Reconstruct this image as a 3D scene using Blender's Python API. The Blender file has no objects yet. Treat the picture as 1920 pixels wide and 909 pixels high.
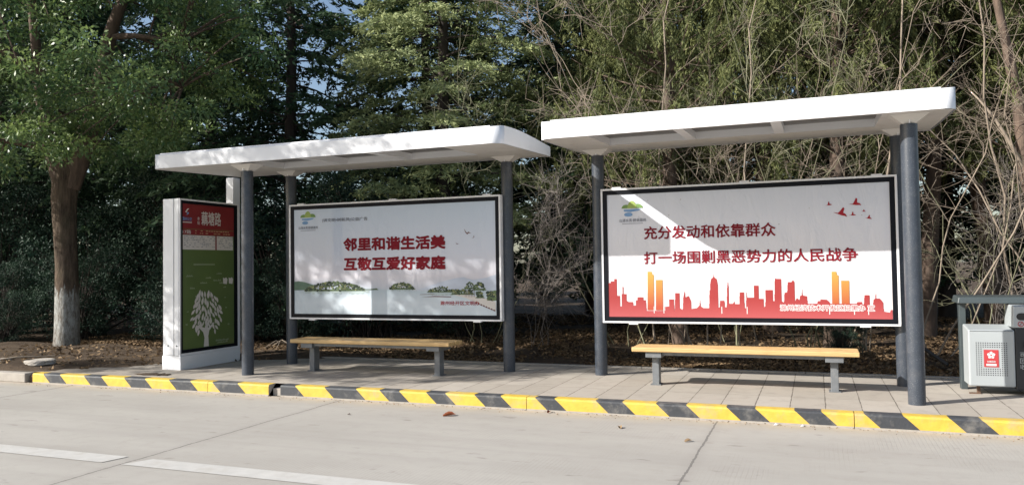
import bpy, bmesh, math, random
import numpy as np
from mathutils import Vector, Matrix
random.seed(5)
RNG = np.random.default_rng(11)
PI = math.pi
R = math.radians
SC = bpy.context.scene
COL = SC.collection

# ------------------------------------------------------------------ camera, sky, sun, exposure
cam_d = bpy.data.cameras.new("camera")
cam = bpy.data.objects.new("camera", cam_d)
COL.objects.link(cam)
SC.camera = cam
cam_d.sensor_width = 36.0
cam_d.lens = 1469.71 / 1920 * 36.0
cam_d.clip_start = 0.05
cam_d.clip_end = 3000
yaw, pitch, roll = 0.3691, 0.0313, -0.0146
fwd = Vector((-math.sin(yaw) * math.cos(pitch), math.cos(yaw) * math.cos(pitch), math.sin(pitch)))
rgt = Vector((math.cos(yaw), math.sin(yaw), 0))
upv = rgt.cross(fwd)
r2 = rgt * math.cos(roll) + upv * math.sin(roll)
u2 = -rgt * math.sin(roll) + upv * math.cos(roll)
CAM = Vector((-0.8536, -7.5982, 1.4717))
cam.matrix_world = Matrix(((r2.x, u2.x, -fwd.x, CAM.x), (r2.y, u2.y, -fwd.y, CAM.y),
                           (r2.z, u2.z, -fwd.z, CAM.z), (0, 0, 0, 1)))
SUN_EL = R(30)
SUN_DIR = Vector((0.79 * math.cos(SUN_EL), 0.613 * math.cos(SUN_EL), -math.sin(SUN_EL)))   # travel of the light
w = bpy.data.worlds.new("World")
SC.world = w
w.use_nodes = True
nt = w.node_tree
bg = nt.nodes["Background"]
sky = nt.nodes.new("ShaderNodeTexSky")
sky.sky_type = 'NISHITA'
sky.sun_disc = False
sky.sun_elevation = SUN_EL
sky.sun_rotation = math.atan2(-0.79, -0.613)
sky.dust_density = 1.5
nt.links.new(sky.outputs[0], bg.inputs[0])
bg.inputs[1].default_value = 0.10
sun_d = bpy.data.lights.new("sun", 'SUN')
sun_d.energy = 5.0
sun_d.angle = R(0.5)
sun_d.color = (1.0, 0.955, 0.89)
sun = bpy.data.objects.new("sun", sun_d)
COL.objects.link(sun)
sun.rotation_euler = SUN_DIR.to_track_quat('-Z', 'Y').to_euler()
SC.view_settings.view_transform = 'Standard'
SC.view_settings.look = 'None'
SC.view_settings.gamma = 1.0
SC.view_settings.use_curve_mapping = False
SC.view_settings.exposure = 0.66
SC.render.engine = 'CYCLES'
SC.cycles.max_bounces = 8
SC.cycles.transparent_max_bounces = 8
SC.cycles.use_denoising = True

# ------------------------------------------------------------------ materials
def nodes_of(m):
    m.use_nodes = True
    return m.node_tree, m.node_tree.nodes, m.node_tree.links

def mat(name, col, rough=0.6, metal=0.0, var=0.12, scale=6.0, bump=0.0, bscale=60.0, coat=0.0, spec=0.5,
        dirt=None, dirt_scale=2.0, dirt_amt=0.5, stretch=None, speck=None):
    m = bpy.data.materials.new(name)
    t, n, l = nodes_of(m)
    p = n["Principled BSDF"]
    p.inputs["Roughness"].default_value = rough
    p.inputs["Metallic"].default_value = metal
    p.inputs["Specular IOR Level"].default_value = spec
    p.inputs["Coat Weight"].default_value = coat
    p.inputs["Coat Roughness"].default_value = 0.04
    tc = n.new("ShaderNodeTexCoord")
    mp = n.new("ShaderNodeMapping")
    l.new(tc.outputs["Object"], mp.inputs[0])
    if stretch:
        mp.inputs["Scale"].default_value = stretch
    no = n.new("ShaderNodeTexNoise")
    no.inputs["Scale"].default_value = scale
    no.inputs["Detail"].default_value = 6
    l.new(mp.outputs[0], no.inputs[0])
    mr = n.new("ShaderNodeMapRange")
    mr.inputs[1].default_value = 0.25
    mr.inputs[2].default_value = 0.75
    mr.inputs[3].default_value = 1 - var
    mr.inputs[4].default_value = 1 + var
    l.new(no.outputs[0], mr.inputs[0])
    mul = n.new("ShaderNodeMix")
    mul.data_type = 'RGBA'
    mul.blend_type = 'MULTIPLY'
    mul.inputs[0].default_value = 1
    mul.inputs[6].default_value = (*col, 1)
    l.new(mr.outputs[0], mul.inputs[7])
    out = mul.outputs[2]
    if dirt:
        n2 = n.new("ShaderNodeTexNoise")
        n2.inputs["Scale"].default_value = dirt_scale
        n2.inputs["Detail"].default_value = 9
        n2.inputs["Roughness"].default_value = 0.7
        l.new(mp.outputs[0], n2.inputs[0])
        r = n.new("ShaderNodeMapRange")
        r.inputs[1].default_value = 0.5
        r.inputs[2].default_value = 0.72
        r.inputs[4].default_value = dirt_amt
        l.new(n2.outputs[0], r.inputs[0])
        mx = n.new("ShaderNodeMix")
        mx.data_type = 'RGBA'
        l.new(r.outputs[0], mx.inputs[0])
        l.new(out, mx.inputs[6])
        mx.inputs[7].default_value = (*dirt, 1)
        out = mx.outputs[2]
    if speck:
        n4 = n.new("ShaderNodeTexNoise")
        n4.inputs["Scale"].default_value = speck[1]
        n4.inputs["Detail"].default_value = 3
        l.new(tc.outputs["Object"], n4.inputs[0])
        r4 = n.new("ShaderNodeMapRange")
        r4.inputs[1].default_value = 0.62
        r4.inputs[2].default_value = 0.7
        r4.inputs[4].default_value = speck[2]
        l.new(n4.outputs[0], r4.inputs[0])
        mx = n.new("ShaderNodeMix")
        mx.data_type = 'RGBA'
        l.new(r4.outputs[0], mx.inputs[0])
        l.new(out, mx.inputs[6])
        mx.inputs[7].default_value = (*speck[0], 1)
        out = mx.outputs[2]
    l.new(out, p.inputs["Base Color"])
    if bump:
        n3 = n.new("ShaderNodeTexNoise")
        n3.inputs["Scale"].default_value = bscale
        n3.inputs["Detail"].default_value = 5
        l.new(mp.outputs[0], n3.inputs[0])
        b = n.new("ShaderNodeBump")
        b.inputs["Strength"].default_value = bump
        b.inputs["Distance"].default_value = 0.01
        l.new(n3.outputs[0], b.inputs["Height"])
        l.new(b.outputs[0], p.inputs["Normal"])
    return m

def leaf_mat(name, c1, c2, rough=0.5, trans=0.3, spec=0.4, tr_col=None):
    m = bpy.data.materials.new(name)
    t, n, l = nodes_of(m)
    p = n["Principled BSDF"]
    p.inputs["Roughness"].default_value = rough
    p.inputs["Specular IOR Level"].default_value = spec
    a = n.new("ShaderNodeAttribute")
    a.attribute_name = "tint"
    mx = n.new("ShaderNodeMix")
    mx.data_type = 'RGBA'
    mx.inputs[6].default_value = (*c1, 1)
    mx.inputs[7].default_value = (*c2, 1)
    l.new(a.outputs["Fac"], mx.inputs[0])
    l.new(mx.outputs[2], p.inputs["Base Color"])
    tr = n.new("ShaderNodeBsdfTranslucent")
    if tr_col:
        tr.inputs[0].default_value = (*tr_col, 1)
    else:
        l.new(mx.outputs[2], tr.inputs[0])
    ms = n.new("ShaderNodeMixShader")
    ms.inputs[0].default_value = trans
    l.new(p.outputs[0], ms.inputs[1])
    l.new(tr.outputs[0], ms.inputs[2])
    l.new(ms.outputs[0], n["Material Output"].inputs[0])
    return m

M = {}
M['white'] = mat("white_paint", (0.80, 0.81, 0.83), 0.35, var=0.03, scale=3, dirt=(0.55, 0.53, 0.5), dirt_scale=3, dirt_amt=0.15)
M['soffit'] = mat("shaded_soffit_white", (0.66, 0.64, 0.61), 0.5, var=0.05, scale=3, dirt=(0.3, 0.27, 0.24), dirt_scale=4, dirt_amt=0.3)  # roof white greyed so undersides read shaded against the rims
M['tinted'] = mat("tinted_sheet", (0.13, 0.125, 0.12), 0.4, var=0.08)
M['post'] = mat("post_grey", (0.046, 0.056, 0.073), 0.36, metal=0.0, var=0.1, scale=9, speck=((0.35, 0.36, 0.37), 160, 0.5), dirt=(0.2, 0.19, 0.18), dirt_scale=5, dirt_amt=0.25)
M['steel'] = mat("bench_steel", (0.155, 0.165, 0.175), 0.45, var=0.12, scale=14, dirt=(0.4, 0.39, 0.36), dirt_scale=9, dirt_amt=0.4)
M['alu'] = mat("white_aluminium", (0.78, 0.78, 0.80), 0.35, var=0.03)
M['black'] = mat("black_border", (0.007, 0.008, 0.012), 0.5, var=0.1, spec=0.15)
M['red'] = mat("print_red", (0.36, 0.022, 0.035), 0.7, var=0.06, spec=0.2)
M['red_dark'] = mat("print_dark_red", (0.20, 0.008, 0.018), 0.7, var=0.06, spec=0.2)
M['orange'] = mat("print_orange_red", (0.50, 0.10, 0.06), 0.6, var=0.05)
M['pwhite'] = mat("print_white", (0.74, 0.73, 0.73), 0.6, var=0.04)
M['pgrey'] = mat("print_grey", (0.17, 0.18, 0.22), 0.6, var=0.04)
M['pgreen'] = mat("print_leaf_green", (0.16, 0.28, 0.08), 0.6, var=0.15, scale=15)
M['pdgreen'] = mat("print_dark_green", (0.022, 0.042, 0.024), 0.6, var=0.3, scale=30)
M['pmgreen'] = mat("print_mid_green", (0.085, 0.13, 0.05), 0.6, var=0.3, scale=30)
M['polive'] = mat("print_olive", (0.20, 0.22, 0.09), 0.6, var=0.3, scale=30)
M['pblue'] = mat("print_blue", (0.17, 0.32, 0.55), 0.6, var=0.06)
M['pmount'] = mat("print_far_hills", (0.50, 0.55, 0.65), 0.6, var=0.08)
M['pcream'] = mat("print_cream", (0.66, 0.62, 0.58), 0.6, var=0.05, coat=0.4)
M['pdark'] = mat("print_bird_brown", (0.16, 0.08, 0.08), 0.6)
M['bin_grey'] = mat("bin_light_grey", (0.38, 0.41, 0.42), 0.42, var=0.04, scale=4)
M['bin_dark'] = mat("bin_dark_frame", (0.055, 0.070, 0.074), 0.45, var=0.08)
M['bin_black'] = mat("bin_black", (0.02, 0.022, 0.026), 0.45, var=0.08)
M['hole'] = mat("punched_hole", (0.03, 0.03, 0.03), 0.8)
M['rust'] = mat("rusty_steel", (0.12, 0.07, 0.045), 0.8, var=0.3)
M['curb_y'] = mat("kerb_yellow_paint", (0.60, 0.405, 0.055), 0.65, var=0.14, scale=14, dirt=(0.40, 0.32, 0.2), dirt_scale=5, dirt_amt=0.85, bump=0.25, bscale=50)
M['curb_b'] = mat("kerb_black_paint", (0.042, 0.046, 0.053), 0.65, var=0.15, scale=18, dirt=(0.20, 0.19, 0.175), dirt_scale=5, dirt_amt=0.8, bump=0.25, bscale=50)
M['curb_c'] = mat("kerb_concrete", (0.36, 0.33, 0.29), 0.9, var=0.15, scale=10, bump=0.4, bscale=70)
M['bark'] = mat("brown_bark", (0.125, 0.088, 0.066), 0.95, var=0.35, scale=12, bump=1.0, bscale=26, stretch=(1, 1, 0.25), dirt=(0.045, 0.035, 0.03), dirt_scale=9, dirt_amt=0.7)
M['bark_dark'] = mat("dark_bark", (0.055, 0.043, 0.036), 0.95, var=0.3, scale=10, bump=0.8, bscale=26, stretch=(1, 1, 0.3))
M['twig'] = mat("bare_twig", (0.265, 0.215, 0.165), 0.85, var=0.35, scale=2.5)
M['twig2'] = mat("olive_twig", (0.20, 0.195, 0.12), 0.85, var=0.35, scale=2.5)
M['twig3'] = mat("greyish_twig", (0.20, 0.175, 0.155), 0.85, var=0.35, scale=2.5)
M['stone'] = mat("pale_stone", (0.36, 0.33, 0.29), 0.9, var=0.2, scale=8, bump=0.5)
M['line'] = mat("lane_paint", (0.48, 0.47, 0.445), 0.75, var=0.08, scale=8, dirt=(0.40, 0.375, 0.335), dirt_scale=5, dirt_amt=0.75, bump=0.2)
L_CAM = leaf_mat("camphor_leaf", (0.066, 0.128, 0.048), (0.250, 0.335, 0.105), 0.42, 0.3, 0.5)
L_DEO = leaf_mat("cedar_needle", (0.105, 0.155, 0.066), (0.430, 0.470, 0.220), 0.6, 0.25, 0.25)
L_DARK = leaf_mat("dark_conifer_needle", (0.022, 0.050, 0.030), (0.095, 0.155, 0.075), 0.6, 0.2, 0.25)
L_JUN = leaf_mat("juniper_spray", (0.050, 0.072, 0.028), (0.222, 0.236, 0.090), 0.6, 0.28, 0.25)
L_BUSH = leaf_mat("bush_leaf", (0.014, 0.035, 0.025), (0.052, 0.090, 0.056), 0.6, 0.2, 0.25)
L_DEAD = leaf_mat("dead_leaf", (0.055, 0.034, 0.020), (0.34, 0.235, 0.135), 0.8, 0.15, 0.2)
L_YEL = leaf_mat("yellow_leaf", (0.30, 0.24, 0.05), (0.55, 0.47, 0.14), 0.6, 0.35, 0.3)

def wood_mat():
    m = mat("yellow_pine", (0.60, 0.405, 0.18), 0.5, var=0.10, scale=5, stretch=(0.5, 9, 9), coat=0.1)
    t, n, l = nodes_of(m)
    p = n["Principled BSDF"]
    src = p.inputs["Base Color"].links[0].from_socket
    tc = n.new("ShaderNodeTexCoord")
    mp = n.new("ShaderNodeMapping")
    mp.inputs["Scale"].default_value = (0.8, 16, 16)
    l.new(tc.outputs["Object"], mp.inputs[0])
    wv = n.new("ShaderNodeTexNoise")
    wv.inputs["Scale"].default_value = 5
    wv.inputs["Distortion"].default_value = 1.2
    l.new(mp.outputs[0], wv.inputs[0])
    vo = n.new("ShaderNodeTexVoronoi")
    vo.inputs["Scale"].default_value = 2.6
    mp2 = n.new("ShaderNodeMapping")
    mp2.inputs["Scale"].default_value = (1.0, 3.5, 3.5)
    l.new(tc.outputs["Object"], mp2.inputs[0])
    l.new(mp2.outputs[0], vo.inputs[0])
    kn = n.new("ShaderNodeMapRange")
    kn.inputs[1].default_value = 0.05
    kn.inputs[2].default_value = 0.13
    kn.inputs[3].default_value = 0.75
    kn.inputs[4].default_value = 0.0
    l.new(vo.outputs["Distance"], kn.inputs[0])
    rr = n.new("ShaderNodeMapRange")
    rr.inputs[1].default_value = 0.5
    rr.inputs[2].default_value = 0.7
    rr.inputs[4].default_value = 0.55
    l.new(wv.outputs[0], rr.inputs[0])
    mx = n.new("ShaderNodeMath")
    mx.operation = 'MAXIMUM'
    l.new(rr.outputs[0], mx.inputs[0])
    l.new(kn.outputs[0], mx.inputs[1])
    mm = n.new("ShaderNodeMix")
    mm.data_type = 'RGBA'
    l.new(mx.outputs[0], mm.inputs[0])
    l.new(src, mm.inputs[6])
    mm.inputs[7].default_value = (0.36, 0.17, 0.045, 1)
    l.new(mm.outputs[2], p.inputs["Base Color"])
    return m
M['wood'] = wood_mat()

def math_node(n, l, op, a, b=None, c=None):
    x = n.new("ShaderNodeMath")
    x.operation = op
    for i, v in enumerate((a, b, c)):
        if v is None:
            continue
        if isinstance(v, (int, float)):
            x.inputs[i].default_value = v
        else:
            l.new(v, x.inputs[i])
    return x.outputs[0]

def mixc(n, l, fac, a, b, mode='MIX'):
    x = n.new("ShaderNodeMix")
    x.data_type = 'RGBA'
    x.blend_type = mode
    for i, v in ((0, fac), (6, a), (7, b)):
        if isinstance(v, (int, float)):
            x.inputs[i].default_value = v
        elif isinstance(v, tuple):
            x.inputs[i].default_value = (*v, 1)
        else:
            l.new(v, x.inputs[i])
    return x.outputs[2]

def noise(n, l, vec, scale, detail=5, rough=0.5, dist=0.0):
    x = n.new("ShaderNodeTexNoise")
    x.inputs["Scale"].default_value = scale
    x.inputs["Detail"].default_value = detail
    x.inputs["Roughness"].default_value = rough
    x.inputs["Distortion"].default_value = dist
    l.new(vec, x.inputs[0])
    return x.outputs[0]

def mrange(n, l, v, a, b, c=0.0, d=1.0):
    x = n.new("ShaderNodeMapRange")
    for i, q in enumerate((a, b, c, d)):
        x.inputs[i + 1].default_value = q
    l.new(v, x.inputs[0])
    return x.outputs[0]

def scaled(n, l, vec, s):
    x = n.new("ShaderNodeMapping")
    x.inputs["Scale"].default_value = s
    l.new(vec, x.inputs[0])
    return x.outputs[0]

def stripe_dist(n, l, coord, period, offset):
    # distance (m) to the nearest line at offset + k * period
    a = math_node(n, l, 'ADD', coord, -offset)
    a = math_node(n, l, 'DIVIDE', a, period)
    a = math_node(n, l, 'ADD', a, 0.5)
    a = math_node(n, l, 'FRACT', a)
    a = math_node(n, l, 'ADD', a, -0.5)
    a = math_node(n, l, 'ABSOLUTE', a)
    return math_node(n, l, 'MULTIPLY', a, period)

def road_material():
    m = bpy.data.materials.new("road_concrete")
    t, n, l = nodes_of(m)
    p = n["Principled BSDF"]
    p.inputs["Roughness"].default_value = 0.85
    p.inputs["Specular IOR Level"].default_value = 0.25
    pos = n.new("ShaderNodeNewGeometry").outputs["Position"]
    sep = n.new("ShaderNodeSeparateXYZ")
    l.new(pos, sep.inputs[0])
    x, y = sep.outputs[0], sep.outputs[1]
    big = noise(n, l, scaled(n, l, pos, (0.25, 1.0, 1)), 1.3, 6, 0.6)
    mid = noise(n, l, pos, 7, 6, 0.65)
    fine = noise(n, l, pos, 120, 4, 0.7)
    c = mixc(n, l, mrange(n, l, big, 0.3, 0.7), (0.320, 0.303, 0.276), (0.405, 0.386, 0.353))
    c = mixc(n, l, mrange(n, l, mid, 0.5, 0.75, 0, 0.35), c, (0.27, 0.245, 0.215))
    c = mixc(n, l, mrange(n, l, fine, 0.35, 0.7, 0, 0.30), c, (0.45, 0.42, 0.38))
    # small dark stains
    st = noise(n, l, scaled(n, l, pos, (1, 2.2, 1)), 3.1, 3, 0.5)
    c = mixc(n, l, mrange(n, l, st, 0.66, 0.74, 0, 0.6), c, (0.19, 0.172, 0.155))
    # tyre sweep bands along the road
    tb = noise(n, l, scaled(n, l, pos, (0.05, 2.4, 1)), 1.6, 4, 0.6)
    c = mixc(n, l, mrange(n, l, tb, 0.5, 0.75, 0, 0.35), c, (0.29, 0.27, 0.245))
    # gutter dust next to the kerb
    gy = mrange(n, l, math_node(n, l, 'ADD', y, math_node(n, l, 'MULTIPLY', mid, 0.25)), -0.22, 0.10, 0, 0.75)
    c = mixc(n, l, gy, c, (0.42, 0.36, 0.285))
    # brushed grooves across the road, patchy
    gr = stripe_dist(n, l, math_node(n, l, 'ADD', x, math_node(n, l, 'MULTIPLY', mid, 0.02)), 0.034, 0)
    gpatch = mrange(n, l, noise(n, l, pos, 0.9, 3), 0.48, 0.62)
    gfac = math_node(n, l, 'MULTIPLY', mrange(n, l, gr, 0.0, 0.006, 0.22, 0), gpatch)
    c = mixc(n, l, gfac, c, (0.20, 0.18, 0.16))
    # slab joints
    wob = math_node(n, l, 'MULTIPLY', math_node(n, l, 'ADD', noise(n, l, pos, 2.0, 5, 0.7), -0.5), 0.05)
    jd = stripe_dist(n, l, math_node(n, l, 'ADD', x, wob), 4.135, -1.75)
    jn = mrange(n, l, noise(n, l, pos, 25, 2), 0.3, 0.7, 0.004, 0.013)
    jf = math_node(n, l, 'LESS_THAN', jd, jn)
    c = mixc(n, l, math_node(n, l, 'MULTIPLY', jf, 0.7), c, (0.085, 0.08, 0.077))
    halo = mrange(n, l, jd, 0.0, 0.10, 0.2, 0)
    c = mixc(n, l, halo, c, (0.24, 0.22, 0.2))
    l.new(c, p.inputs["Base Color"])
    b = n.new("ShaderNodeBump")
    b.inputs["Strength"].default_value = 0.35
    b.inputs["Distance"].default_value = 0.006
    l.new(math_node(n, l, 'ADD', fine, math_node(n, l, 'MULTIPLY', gfac, -1.5)), b.inputs["Height"])
    l.new(b.outputs[0], p.inputs["Normal"])
    return m

def paving_material():
    m = bpy.data.materials.new("paving_slabs")
    t, n, l = nodes_of(m)
    p = n["Principled BSDF"]
    p.inputs["Roughness"].default_value = 0.85
    p.inputs["Specular IOR Level"].default_value = 0.25
    pos = n.new("ShaderNodeNewGeometry").outputs["Position"]
    sep = n.new("ShaderNodeSeparateXYZ")
    l.new(pos, sep.inputs[0])
    x, y = sep.outputs[0], sep.outputs[1]
    ix = math_node(n, l, 'FLOOR', math_node(n, l, 'DIVIDE', math_node(n, l, 'ADD', x, 0.49), 0.311))
    iy = math_node(n, l, 'FLOOR', math_node(n, l, 'DIVIDE', math_node(n, l, 'ADD', y, -0.16), 0.622))
    wn = n.new("ShaderNodeTexWhiteNoise")
    wn.noise_dimensions = '2D'
    cb = n.new("ShaderNodeCombineXYZ")
    l.new(ix, cb.inputs[0])
    l.new(iy, cb.inputs[1])
    l.new(cb.outputs[0], wn.inputs["Vector"])
    c = mixc(n, l, wn.outputs["Value"], (0.345, 0.31, 0.265), (0.425, 0.385, 0.335))
    mid = noise(n, l, pos, 5, 7, 0.65)
    fine = noise(n, l, pos, 90, 4, 0.7)
    c = mixc(n, l, mrange(n, l, mid, 0.48, 0.75, 0, 0.55), c, (0.25, 0.222, 0.19))
    c = mixc(n, l, mrange(n, l, fine, 0.35, 0.7, 0, 0.3), c, (0.47, 0.43, 0.37))
    wob = math_node(n, l, 'MULTIPLY', math_node(n, l, 'ADD', noise(n, l, pos, 6, 4, 0.7), -0.5), 0.016)
    jx = stripe_dist(n, l, math_node(n, l, 'ADD', x, wob), 0.311, -0.49)
    jy = stripe_dist(n, l, math_node(n, l, 'ADD', y, wob), 0.622, 0.16)
    wd = mrange(n, l, noise(n, l, pos, 9, 3), 0.3, 0.7, 0.002, 0.0065)
    fx = math_node(n, l, 'LESS_THAN', jx, wd)
    fy = math_node(n, l, 'MULTIPLY', math_node(n, l, 'LESS_THAN', jy, wd), 0.55)
    f = math_node(n, l, 'MAXIMUM', fx, fy)
    c = mixc(n, l, math_node(n, l, 'MULTIPLY', f, 0.8), c, (0.10, 0.085, 0.07))
    # soil washed over the back and the left end
    so = math_node(n, l, 'ADD', math_node(n, l, 'MULTIPLY', math_node(n, l, 'ADD', x, 7.6), -0.32), math_node(n, l, 'MULTIPLY', mid, 1.0))
    c = mixc(n, l, mrange(n, l, so, 0.75, 1.5, 0, 0.55), c, (0.20, 0.165, 0.13))
    l.new(c, p.inputs["Base Color"])
    b = n.new("ShaderNodeBump")
    b.inputs["Strength"].default_value = 0.4
    b.inputs["Distance"].default_value = 0.006
    l.new(math_node(n, l, 'ADD', fine, math_node(n, l, 'MULTIPLY', f, -2)), b.inputs["Height"])
    l.new(b.outputs[0], p.inputs["Normal"])
    return m

def soil_material():
    m = bpy.data.materials.new("soil")
    t, n, l = nodes_of(m)
    p = n["Principled BSDF"]
    p.inputs["Roughness"].default_value = 0.95
    p.inputs["Specular IOR Level"].default_value = 0.15
    pos = n.new("ShaderNodeNewGeometry").outputs["Position"]
    a = noise(n, l, pos, 2.2, 6, 0.6)
    b_ = noise(n, l, pos, 24, 6, 0.75)
    c = mixc(n, l, mrange(n, l, a, 0.35, 0.65), (0.060, 0.044, 0.032), (0.105, 0.078, 0.055))
    c = mixc(n, l, mrange(n, l, b_, 0.5, 0.7, 0, 0.6), c, (0.165, 0.115, 0.072))
    l.new(c, p.inputs["Base Color"])
    b = n.new("ShaderNodeBump")
    b.inputs["Strength"].default_value = 0.9
    b.inputs["Distance"].default_value = 0.03
    l.new(b_, b.inputs["Height"])
    l.new(b.outputs[0], p.inputs["Normal"])
    return m

def street_bark():
    m = bpy.data.materials.new("whitewashed_bark")
    t, n, l = nodes_of(m)
    p = n["Principled BSDF"]
    p.inputs["Roughness"].default_value = 0.95
    p.inputs["Specular IOR Level"].default_value = 0.15
    tc = n.new("ShaderNodeTexCoord").outputs["Object"]
    sep = n.new("ShaderNodeSeparateXYZ")
    l.new(tc, sep.inputs[0])
    v1 = noise(n, l, scaled(n, l, tc, (1, 1, .22)), 14, 7, .7)
    v2 = noise(n, l, scaled(n, l, tc, (1, 1, .5)), 5, 5, .6)
    c = mixc(n, l, mrange(n, l, v1, .35, .65), (.05, .038, .030), (.155, .115, .085))
    c = mixc(n, l, mrange(n, l, v2, .45, .7, 0, .5), c, (.085, .075, .05))
    ww = math_node(n, l, 'ADD', sep.outputs[2], math_node(n, l, 'MULTIPLY', math_node(n, l, 'ADD', v1, -.5), 1.1))
    top = mrange(n, l, ww, .98, 1.08, 1, 0)
    low = mrange(n, l, ww, -.1, .45, .25, 1)
    worn = mrange(n, l, noise(n, l, scaled(n, l, tc, (1, 1, .4)), 18, 5, .75), .38, .58, .25, 1)
    f = math_node(n, l, 'MULTIPLY', math_node(n, l, 'MULTIPLY', top, low), worn)
    c = mixc(n, l, math_node(n, l, 'MULTIPLY', f, .9), c, (.40, .41, .39))
    l.new(c, p.inputs["Base Color"])
    b = n.new("ShaderNodeBump")
    b.inputs["Strength"].default_value = 1.0
    b.inputs["Distance"].default_value = .04
    l.new(v1, b.inputs["Height"])
    l.new(b.outputs[0], p.inputs["Normal"])
    return m
M['street_bark'] = street_bark()
M['road'] = road_material()
M['paving'] = paving_material()
M['soil'] = soil_material()

def poster_mat(name, stops, W, H, wrinkle=0.25, specks=0.0):
    # vertical print gradient in the poster's own coordinates, glazed
    m = bpy.data.materials.new(name)
    t, n, l = nodes_of(m)
    p = n["Principled BSDF"]
    p.inputs["Roughness"].default_value = 0.55
    p.inputs["Coat Weight"].default_value = 0.35
    p.inputs["Coat Roughness"].default_value = 0.03
    tc = n.new("ShaderNodeTexCoord")
    sep = n.new("ShaderNodeSeparateXYZ")
    l.new(tc.outputs["Object"], sep.inputs[0])
    no = noise(n, l, scaled(n, l, tc.outputs["Object"], (0.8, 2.4, 1)), 1.4, 4, 0.55)
    yy = math_node(n, l, 'ADD', math_node(n, l, 'DIVIDE', sep.outputs[1], H), math_node(n, l, 'MULTIPLY', math_node(n, l, 'ADD', no, -0.5), 0.10))
    cr = n.new("ShaderNodeValToRGB")
    el = cr.color_ramp.elements
    while len(el) < len(stops):
        el.new(0.5)
    for e, (q, c) in zip(el, stops):
        e.position = q
        e.color = (*c, 1)
    l.new(yy, cr.inputs[0])
    c = cr.outputs[0]
    if specks:
        v = n.new("ShaderNodeTexVoronoi")
        v.inputs["Scale"].default_value = 9
        l.new(tc.outputs["Object"], v.inputs[0])
        up = mrange(n, l, sep.outputs[1], 0.8, 1.1)
        f = math_node(n, l, 'MULTIPLY', mrange(n, l, v.outputs["Distance"], 0.04, 0.07, specks, 0), up)
        c = mixc(n, l, f, c, (0.25, 0.2, 0.16))
    l.new(c, p.inputs["Base Color"])
    b = n.new("ShaderNodeBump")
    b.inputs["Strength"].default_value = wrinkle
    b.inputs["Distance"].default_value = 0.05
    l.new(noise(n, l, scaled(n, l, tc.outputs["Object"], (2.2, 0.8, 1)), 2.4, 3, 0.5, 0.8), b.inputs["Height"])
    l.new(b.outputs[0], p.inputs["Normal"])
    return m

def grad_mat(name, y0, c0, y1, c1):
    m = bpy.data.materials.new(name)
    t, n, l = nodes_of(m)
    p = n["Principled BSDF"]
    p.inputs["Roughness"].default_value = 0.55
    p.inputs["Coat Weight"].default_value = 0.35
    tc = n.new("ShaderNodeTexCoord")
    sep = n.new("ShaderNodeSeparateXYZ")
    l.new(tc.outputs["Object"], sep.inputs[0])
    l.new(mixc(n, l, mrange(n, l, sep.outputs[1], y0, y1), c0, c1), p.inputs["Base Color"])
    return m

# ------------------------------------------------------------------ mesh helpers
def tag(o, label=None, cat=None, group=None, kind=None):
    if label: o["label"] = label
    if cat: o["category"] = cat
    if group: o["group"] = group
    if kind: o["kind"] = kind
    return o

def thing(name, label, cat, loc=(0, 0, 0), rot=(0, 0, 0), group=None):
    o = bpy.data.objects.new(name, None)
    COL.objects.link(o)
    o.empty_display_size = 0.2
    o.location = loc
    o.rotation_euler = rot
    return tag(o, label, cat, group)

def link_mesh(name, me, parent=None):
    o = bpy.data.objects.new(name, me)
    COL.objects.link(o)
    if parent is not None:
        o.parent = parent
    return o

def copy_tree(o, parent=None):
    c = o.copy()
    COL.objects.link(c)
    if parent is not None:
        c.parent = parent
    for ch in list(o.children):
        copy_tree(ch, c)
    return c

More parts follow.
